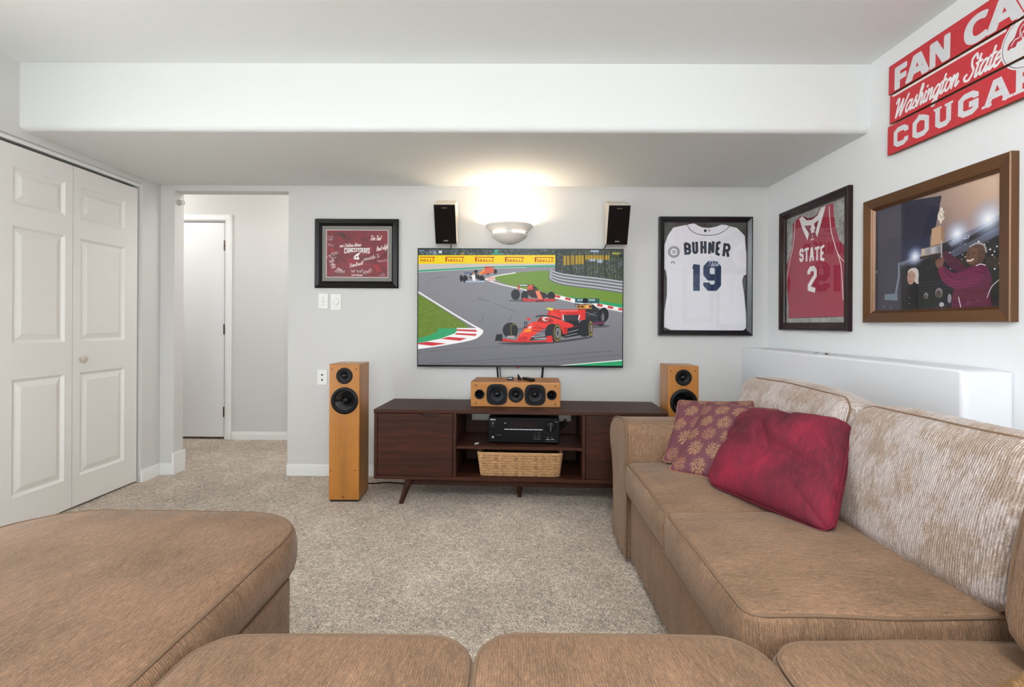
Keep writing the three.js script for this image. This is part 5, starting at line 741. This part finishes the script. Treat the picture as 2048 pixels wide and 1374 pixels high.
// ---------------------------------------------------------------- media console and what stands on it
const CT = R(-2.6), CP = new THREE.Vector3(0.022, 0, -2.985);              // place and turn of the console, front edge at local z = 0
const onConsole = (x, y, z) => { const c = Math.cos(CT), s = Math.sin(CT); return [CP.x + c * x + s * z, y, CP.z - s * x + c * z]; };
{
  const t = thing('media_console', 'long dark walnut media console on splayed legs below the television', 'media console', CP.toArray(), CT), m = M.walnut;
  const top = extrude([[-0.885, 0.560], [0.885, 0.560], [0.885, 0.580], [-0.885, 0.580]], 0.44, 0.003).translate(0, 0, -0.443); obj('top', boxUV(top), m, t);
  for (const x of [-0.873, 0.873]) obj('side_panel', span(x - 0.010, x + 0.010, 0.156, 0.5605, -0.435, -0.004, 0.002, 'y'), m, t);
  obj('bottom_panel', span(-0.863, 0.863, 0.156, 0.176, -0.435, -0.004, 0.002), m, t);
  for (const x of [-0.388, 0.388]) obj('divider', span(x - 0.010, x + 0.010, 0.176, 0.5605, -0.43, -0.004, 0.002, 'y'), m, t);
  obj('shelf', span(-0.378, 0.378, 0.346, 0.364, -0.40, -0.010, 0.002), m, t);
  obj('back_panel', [span(-0.863, 0.863, 0.176, 0.28, -0.435, -0.428), span(-0.863, 0.863, 0.33, 0.44, -0.435, -0.428), span(-0.863, -0.25, 0.28, 0.33, -0.435, -0.428), span(0.25, 0.863, 0.28, 0.33, -0.435, -0.428), span(-0.863, -0.34, 0.44, 0.555, -0.435, -0.428), span(0.34, 0.863, 0.44, 0.555, -0.435, -0.428)], m, t);
  for (const s of [-1, 1]) {
    const x0 = s < 0 ? -0.860 : 0.401, x1 = s < 0 ? -0.401 : 0.860, n0 = s < 0 ? x1 - 0.20 : x0 + 0.015, n1 = s < 0 ? x1 - 0.075 : x0 + 0.14;
    const g = extrude([[x0, 0.179], [x1, 0.179], [x1, 0.556], [n1, 0.556], [n1 - 0.022, 0.541], [n0 + 0.022, 0.541], [n0, 0.556], [x0, 0.556]], 0.018, 0.0015).translate(0, 0, -0.024); obj('door', boxUV(g), m, t);
    obj('finger_pull', boxUV(extrude([[n0 + 0.002, 0.556], [n0 + 0.022, 0.542], [n1 - 0.022, 0.542], [n1 - 0.002, 0.556]], 0.004).translate(0, 0, -0.026)), std({ map: M.walnut.map, color: 0xffffff, roughness: 0.4 }), t);
  }
  obj('frame_rail', [span(-0.70, 0.70, 0.112, 0.156, -0.075, -0.050, 0.002), span(-0.70, 0.70, 0.112, 0.156, -0.39, -0.365, 0.002), span(-0.70, -0.675, 0.112, 0.156, -0.365, -0.075), span(0.675, 0.70, 0.112, 0.156, -0.365, -0.075)], m, t);
  const leg = (x0, z0, x1, z1) => { const g = new THREE.CylinderGeometry(0.024, 0.0135, 1, 20, 1).translate(0, 0.5, 0); const a = new THREE.Vector3(x1, 0, z1), b = new THREE.Vector3(x0, 0.157, z0), d = b.clone().sub(a); g.applyMatrix4(new THREE.Matrix4().makeScale(1, d.length(), 1)); g.applyQuaternion(new THREE.Quaternion().setFromUnitVectors(new THREE.Vector3(0, 1, 0), d.clone().normalize())); return boxUV(g.translate(a.x, a.y, a.z), 'y'); };
  for (const [a, b, c, d] of [[-0.670, -0.055, -0.722, -0.030], [0.670, -0.055, 0.722, -0.030], [-0.670, -0.385, -0.722, -0.415], [0.670, -0.385, 0.722, -0.415], [0, -0.20, 0, -0.20]]) obj('leg', leg(a, b, c, d), m, t);
}
{
  const [x, y, z] = onConsole(-0.028, 0.5805, -0.145), t = thing('centre_speaker', 'wide honey-coloured centre speaker on top of the walnut console', 'speaker', [x, y, z], R(-2.6)), w = 0.566, h = 0.157, D = 0.285;
  const front = baffle(w, h, 0, 0.040, [circlePath(-0.116, h / 2, 0.048), circlePath(0.124, h / 2, 0.048), circlePath(0.004, h / 2, 0.045), circlePath(-0.226, h / 2, 0.026), circlePath(0.228, h / 2, 0.026)], 'x');
  obj('cabinet', [...front, box(w, h, D - 0.04, 0.004, 0, h / 2, -0.04 - (D - 0.04) / 2)], M.maple, t);
  for (const x of [-0.116, 0.124]) {
    const s = new THREE.Shape(), N = 48; for (let i = 0; i < N; i++) { const a = i / N * 6.2832, c = Math.cos(a), q = Math.sin(a), k = Math.pow(Math.abs(c) ** 3.2 + Math.abs(q) ** 3.2, -1 / 3.2) * 0.066; i ? s.lineTo(c * k, q * k) : s.moveTo(c * k, q * k); }
    const d = obj('woofer', boxUV(extrude(s, 0.005, 0, [circlePath(0, 0, 0.051)])), M.rubber, t); d.position.set(x, h / 2, 0.001);
    obj('surround', faceLathe([[0.053, 0.003], [0.051, 0.007], [0.047, 0.0075], [0.043, 0.003], [0.043, 0.0]], 0, 0, 0, 48), M.black, d); obj('cone', faceLathe([[0.044, 0.002], [0.034, -0.008], [0.024, -0.016], [0.014, -0.022]], 0, 0, 0, 48), M.grayCone, d); obj('dust_cap', faceLathe([[0.020, -0.018], [0.019, -0.009], [0.012, -0.003], [0, -0.001]], 0, 0, 0, 28), M.satinBlack, d);
  }
  tweeter(0.049, 0.004, h / 2, 0.001, t); for (const x of [-0.226, 0.228]) { const d = obj('small_driver', faceLathe([[0.031, -0.002], [0.031, 0.003], [0.028, 0.005], [0.023, 0.003], [0.020, -0.004], [0.012, -0.016], [0.010, -0.017]], 0, 0, 0, 36), M.rubber, t); d.position.set(x, h / 2, 0.001); obj('dust_cap', faceLathe([[0.012, -0.016], [0.009, -0.008], [0, -0.004]], 0, 0, 0, 20), M.satinBlack, d); }
  for (const [x, y] of [[-0.249, 0.135], [0.250, 0.135], [-0.249, 0.021], [0.250, 0.021]]) obj('grille_socket', faceLathe([[0.0042, 0], [0.0042, 0.0015], [0.002, 0.0015], [0, 0.0005]], x, y, 0, 14), M.dark, t);
  const Y = 0.5805 + h + 0.0015;
  const place = (dx, dz) => onConsole(-0.028 + dx, Y, -0.145 + dz);
  const bx = thing('streaming_box', 'small black streaming box with a pale top on the centre speaker', 'media player', place(-0.040, -0.12), R(-2)); obj('case', box(0.042, 0.018, 0.042, 0.004, 0, 0.0092, 0), M.black, bx); obj('top', box(0.034, 0.002, 0.034, 0.001, 0, 0.0185, 0), std({ color: 0x8d8f99, roughness: 0.2 }), bx); obj('strip', box(0.030, 0.004, 0.001, 0, 0, 0.011, 0.0214), M.silver, bx);
  const wd = thing('sensor_stand', 'black upright wedge standing between the streaming box and remote', 'sensor', place(0.022, -0.12), R(8)); obj('body', boxUV(extrude([[-0.014, 0], [0.014, 0], [0.012, 0.004], [-0.006, 0.036], [-0.010, 0.040], [-0.013, 0.036]], 0.014, 0.002).translate(0, 0, -0.007)), M.satinBlack, wd);
  const rm = thing('remote_control', 'black remote control lying at an angle on the centre speaker', 'remote control', place(0.080, -0.10), R(24)); obj('body', box(0.038, 0.016, 0.125, 0.007, 0, 0.0082, 0), M.black, rm); rm.rotateX(-0.0);
  for (let i = 0; i < 5; i++) for (const x of [-0.009, 0, 0.009]) obj('button', box(0.0055, 0.002, 0.006, 0.001, x, 0.0168, -0.045 + i * 0.013), std({ color: i === 1 ? 0x9a3a34 : 0x77746f, roughness: 0.5 }), rm); obj('direction_pad', lathe([[0, 0.0182], [0.010, 0.0182], [0.011, 0.0165], [0.011, 0.015]], 24).translate(0, 0, 0.028), std({ color: 0x3c3a3c, roughness: 0.4 }), rm);
}
{
  const [x, y, z] = onConsole(0.028, 0.3645, -0.085), t = thing('stereo_receiver', 'black stereo receiver on the open shelf of the console', 'receiver', [x, y, z], CT), w = 0.435, h = 0.162;
  obj('case', box(w, h - 0.012, 0.30, 0.004, 0, 0.012 + (h - 0.012) / 2, -0.152), M.black, t);
  const f = box(w, h - 0.010, 0.012, 0.003, 0, 0.010 + (h - 0.010) / 2, 0); printUV(f, -w / 2, w / 2, 0.010, h); obj('front_panel', f, phys({ map: receiverMap, roughness: 0.35, specularIntensity: 0.5 }), t);
  const k = obj('volume_knob', faceLathe([[0.030, 0], [0.030, 0.014], [0.027, 0.018], [0, 0.018]], 0, 0, 0, 40), M.satinBlack, t); k.position.set(0.165, 0.110, 0.006); obj('knob_mark', box(0.003, 0.040, 0.002, 0, 0, -0.004, 0.0185), M.silver, k); obj('knob_ring', faceLathe([[0.031, 0], [0.0325, 0.003], [0.031, 0.006]], 0, 0, 0, 40), M.black, k);
  obj('jack', faceLathe([[0.007, 0], [0.007, 0.003], [0.003, 0.003], [0, 0]], -0.190, 0.041, 0.006, 18), M.silver, t); for (const x of [-0.17, 0.17]) for (const z of [-0.03, -0.27]) obj('foot', lathe([[0, 0], [0.016, 0], [0.018, 0.014], [0, 0.014]], 18).translate(x, 0.001, z), M.black, t);
  cable('black cable looping out behind the right side of the receiver', [onConsole(0.26, 0.455, -0.20), onConsole(0.29, 0.50, -0.19), onConsole(0.285, 0.46, -0.17), onConsole(0.25, 0.43, -0.20)], 0.004, 24);
  const [px, py, pz] = onConsole(-0.262, 0.3645, -0.06), a = obj('adapter', [box(0.010, 0.007, 0.022, 0.002, 0, 0.004, 0), box(0.006, 0.005, 0.010, 0.001, 0, 0.004, -0.015)], M.plastic); a.position.set(px, py, pz); a.rotation.y = R(-35); tag(a, 'tiny white plastic adapter lying on the shelf left of the receiver', 'adapter');
}
{
  const [x, y, z] = onConsole(0.006, 0.1765, -0.20), t = thing('woven_basket', 'woven straw basket under the receiver on the lower shelf', 'basket', [x, y, z], CT), H = 0.142, rows = 9;
  const path = (k, a, b) => { const r = 0.02, pts = []; const c = [[a - r, b - r, 0], [-(a - r), b - r, 90], [-(a - r), -(b - r), 180], [a - r, -(b - r), 270]]; for (const [cx, cz, s] of c) for (let i = 0; i <= 4; i++) { const an = R(s + i * 22.5); pts.push([cx + r * Math.cos(an), cz + r * Math.sin(an)]); } return pts; };
  const strand = (k, phase) => {
    const f = k / (rows - 1), a = mix(0.236, 0.252, f), b = mix(0.150, 0.162, f), base = new THREE.CatmullRomCurve3(path(k, a, b).map(([px, pz]) => new THREE.Vector3(px, 0.007 + f * (H - 0.016), pz)), true, 'centripetal'), pts = [], N = 560, L = base.getLength(), turns = Math.round(L / 0.034);
    for (let i = 0; i < N; i++) { const u = i / N, p = base.getPointAt(u), tg = base.getTangentAt(u), n = new THREE.Vector3(tg.z, 0, -tg.x), an = u * turns * Math.PI * 2 + phase + k * 2.4; p.addScaledVector(n, Math.cos(an) * 0.0052); p.y += Math.sin(an) * 0.0046; pts.push(p); }
    return new THREE.TubeGeometry(new THREE.CatmullRomCurve3(pts, true), 640, 0.0048, 6, true);
  };
  const all = []; for (let k = 0; k < rows; k++) all.push(strand(k, 0), strand(k, Math.PI)); const wv = obj('weave', all.map((g) => boxUV(g)), M.straw, t); wv.userData.kind = 'stuff';
  const rim = path(0, 0.256, 0.165).map(([px, pz]) => [px, H - 0.001, pz]); obj('rim', boxUV(tube(rim, 0.0062, 200, 7, true)), M.straw, t);
  obj('lining', [span(-0.225, 0.225, 0.002, 0.006, -0.14, 0.14), span(-0.236, 0.236, 0.004, H - 0.012, 0.140, 0.143), span(-0.236, 0.236, 0.004, H - 0.012, -0.143, -0.140), span(-0.232, -0.228, 0.004, H - 0.012, -0.14, 0.14), span(0.228, 0.232, 0.004, H - 0.012, -0.14, 0.14)], M.strawDark, t);
}
{ const c = obj('metal_clip', [box(0.010, 0.008, 0.010, 0.002, -0.012, 0.004, 0), box(0.010, 0.008, 0.010, 0.002, 0.012, 0.004, 0), box(0.02, 0.004, 0.006, 0.001, 0, 0.003, 0)], M.bronze); c.position.set(1.668, 0.9475, -2.68); c.rotation.y = R(70); tag(c, 'small dark metal clip lying on the white ledge', 'clip');
  const p = obj('plastic_clip', [box(0.012, 0.006, 0.010, 0.002, -0.006, 0.003, 0), box(0.008, 0.009, 0.008, 0.002, 0.007, 0.0045, 0)], std({ color: 0xa9a7a6, roughness: 0.5 })); p.position.set(1.672, 0.9475, -2.78); tag(p, 'tiny gray plastic clip on the white ledge behind the dark clip', 'clip'); }

// ---------------------------------------------------------------- sectional sofa
function soft(name, o, at, parent, grain, mat, pipes, rot) {
  const c = obj(name, cushion(o, grain), mat, parent); c.position.set(...at); if (rot) c.rotation.set(...rot);
  for (const [ax, sg, r] of pipes || []) obj('piping', piping(o, ax, sg, r), M.pipe, c); return c;
}
const sag = (amp, s) => (p, x, y, z) => { p.y += (fbm((p.x + 3) / 6, (p.z + 3) / 6, 20, 20, s, 2) - 0.5) * amp * (y + 1) / 2; };
{ // right-hand run
  const t = thing('sofa', 'long tan corduroy sofa along the right wall with a rolled arm', 'sofa', [0, 0, 0]);
  obj('base', [span(0.532, 1.50, 0.03, 0.345, -2.44, -1.055, 0.012, 'z')], M.cord, t);
  const prof = [[-2.280, 0.03], [-2.280, 0.60], [-2.286, 0.625], [-2.306, 0.645], [-2.35, 0.655], [-2.42, 0.653], [-2.50, 0.642], [-2.57, 0.622], [-2.625, 0.592], [-2.655, 0.555], [-2.660, 0.515], [-2.640, 0.47], [-2.605, 0.42], [-2.580, 0.34], [-2.565, 0.20], [-2.556, 0.03]];
  const arm = obj('arm', boxUV(extrude(prof.map(([z, y]) => [-z, y]), 0.95, 0.014, [], 4).rotateY(-Math.PI / 2).rotateY(Math.PI).translate(0.519, 0, 0).scale(1, 1, 1), 'z'), M.cord, t);
  obj('piping', new THREE.TubeGeometry(new THREE.CatmullRomCurve3(prof.map(([z, y]) => new THREE.Vector3(0.510, y, z)), false, 'centripetal'), 120, 0.0045, 6), M.pipe, arm);
  obj('back_frame', box(0.20, 0.72, 1.5, 0.05, 1.46, 0.39, -1.81), M.cord, t);
  const so = (w, d, s) => ({ w, h: 0.142, d, r: 0.018, corner: 0.030, crown: 0.018, bulge: 0.014, deform: sag(0.010, s) });
  soft('seat_cushion', so(0.66, 0.612, 301), [0.835, 0.404, -1.968], t, 'z', M.cord, [['y', 1], ['y', -1]]);
  soft('seat_cushion', so(0.67, 0.590, 303), [0.832, 0.408, -1.364], t, 'z', M.cord, [['y', 1], ['y', -1]]);
  const bo = (d, s) => ({ w: 0.20, h: 0.41, d, r: 0.055, corner: 0.07, crown: 0.018, bulge: 0.028, deform: (p, x, y, z) => { const n = (fbm((p.y + 3) / 6, (p.z + 3) / 6, 26, 26, s, 3) - 0.5) * 0.016; p.x += n; p.y += (fbm((p.x + 3) / 6, (p.z + 3) / 6, 22, 22, s + 5, 2) - 0.5) * 0.014; } });
  soft('back_cushion', bo(0.80, 311), [1.165, 0.650, -2.065], t, 'z', M.cordBackSheen, [['x', -1, 0.0034]], [0, 0, R(-15)]);
  soft('back_cushion', bo(0.63, 317), [1.165, 0.640, -1.350], t, 'z', M.cordBackSheen, [['x', -1, 0.0034]], [0, 0, R(-15)]);
}
{ // run in front of the camera
  const t = thing('corner_sofa', 'tan corduroy sofa seats nearest the camera joining the chaise and right sofa', 'sofa', [0, 0, 0]);
  obj('base', [span(-0.645, 1.50, 0.03, 0.315, -0.99, -0.06, 0.012)], M.cord, t);
  obj('back_frame', box(2.15, 0.68, 0.22, 0.05, 0.42, 0.36, 0.14), M.cord, t);
  const so = (w, s) => ({ w, h: 0.135, d: 0.86, r: 0.022, corner: 0.085, crown: 0.020, bulge: 0.014, deform: sag(0.010, s) });
  soft('seat_cushion', so(0.565, 321), [-0.364, 0.386, -0.615], t, 'x', M.cord, [['y', 1], ['y', -1]]);
  soft('seat_cushion', so(0.580, 323), [0.213, 0.388, -0.620], t, 'x', M.cord, [['y', 1], ['y', -1]]);
  soft('seat_cushion', so(0.66, 327), [0.836, 0.386, -0.605], t, 'x', M.cord, [['y', 1], ['y', -1]]);
  soft('back_cushion', { w: 0.20, h: 0.40, d: 0.65, r: 0.085, corner: 0.09, crown: 0.02, bulge: 0.03 }, [1.045, 0.640, -0.660], t, 'z', M.cord, [], [0, 0, R(-10)]);
}
{ // chaise on the left
  const t = thing('chaise', 'wide tan corduroy chaise with rounded corners at the lower left', 'chaise', [-1.12, 0, -0.95]);
  obj('base', cushion({ w: 0.89, h: 0.30, d: 1.16, r: 0.012, corner: 0.045, crown: 0, bulge: 0 }, 'z', 8).translate(0, 0.182, 0), M.cord, t);
  obj('back_frame', box(0.88, 0.68, 0.22, 0.05, -0.01, 0.36, 0.93), M.cord, t);
  const o = { w: 0.940, h: 0.135, d: 1.42, r: 0.026, corner: 0.22, crown: 0.022, bulge: 0.018, deform: sag(0.012, 331) };
  soft('seat_cushion', o, [-0.022, 0.400, -0.028], t, 'x', M.cord, [['y', 1], ['y', -1]]);
}
// pillows
function throwPillow(label, cor, thick, mat, seamMat, group, o) { const { geo, seam, mid } = pillow(cor, thick, o), t = thing('throw_pillow', label, 'pillow', mid.toArray(), 0, group); obj('cover', geo, mat, t); obj('seam', seam, seamMat, t); return t; }
throwPillow('maroon pillow with gold flowers leaning on the sofa arm, farthest of the three', [[0.655, 0.495, -2.215], [0.95, 0.485, -2.02], [1.10, 0.765, -2.24], [0.785, 0.740, -2.40]], 0.11, M.floral, M.floralSeam, undefined, { corner: 0.08 });
throwPillow('maroon pillow with gold flowers leaning in the middle behind the plain crimson pillow', [[0.648, 0.490, -2.10], [0.93, 0.485, -1.82], [1.10, 0.765, -2.00], [0.872, 0.755, -2.275]], 0.12, M.floral, M.floralSeam, undefined, { corner: 0.08 });
const creases = (u, v) => {
  let h = 0; const c = (x0, y0, x1, y1, w, a) => { const dx = x1 - x0, dy = y1 - y0, t = clamp(((u - x0) * dx + (v - y0) * dy) / (dx * dx + dy * dy)), d = Math.hypot(u - x0 - dx * t, v - y0 - dy * t); h -= 1.7 * a * Math.exp(-((d / (w * 1.6)) ** 2)) * (0.4 + 0.6 * Math.sin(Math.PI * clamp(t, 0.1, 0.9))); };
  c(0.35, 0.75, 0.50, 0.50, 0.030, 0.012); c(0.50, 0.50, 0.62, 0.52, 0.04, 0.011); c(0.62, 0.52, 0.98, 0.40, 0.032, 0.009); c(0.60, 0.36, 0.98, 0.24, 0.030, 0.006); c(0.50, 0.98, 0.54, 0.76, 0.028, 0.012); c(0.02, 0.70, 0.22, 0.62, 0.025, 0.008); c(0.02, 0.52, 0.3, 0.5, 0.028, 0.008); c(0.80, 0.95, 0.97, 0.55, 0.02, 0.006); c(0.74, 0.70, 0.98, 0.62, 0.028, 0.006); c(0.35, 0.25, 0.5, 0.42, 0.04, 0.007);
  return h + (fbm(u, v, 4, 4, 401, 2) - 0.5) * 0.020;
};
throwPillow('large plain crimson velvet pillow leaning in front of the flowered pillows', [[0.728, 0.500, -1.905], [0.915, 0.495, -1.44], [1.11, 0.785, -1.64], [0.959, 0.755, -2.07]], 0.165, M.velvet, M.velvetSeam, undefined, { corner: 0.24, pow: 0.32, pinch: 0.012, wrinkle: creases, n: 96, seam: 0.0035 });
throwPillow('gold and brown patterned pillow at the lower right corner', [[0.715, 0.556, -0.748], [0.72, 0.540, -0.34], [0.95, 0.78, -0.30], [0.96, 0.79, -0.68]], 0.12, M.floralGold, M.goldSeam, undefined, { corner: 0.04, pinch: 0.01 });

scene.traverse((o) => { if (o.isMesh) { o.castShadow = true; o.receiveShadow = true; } });
renderer.render(scene, camera);
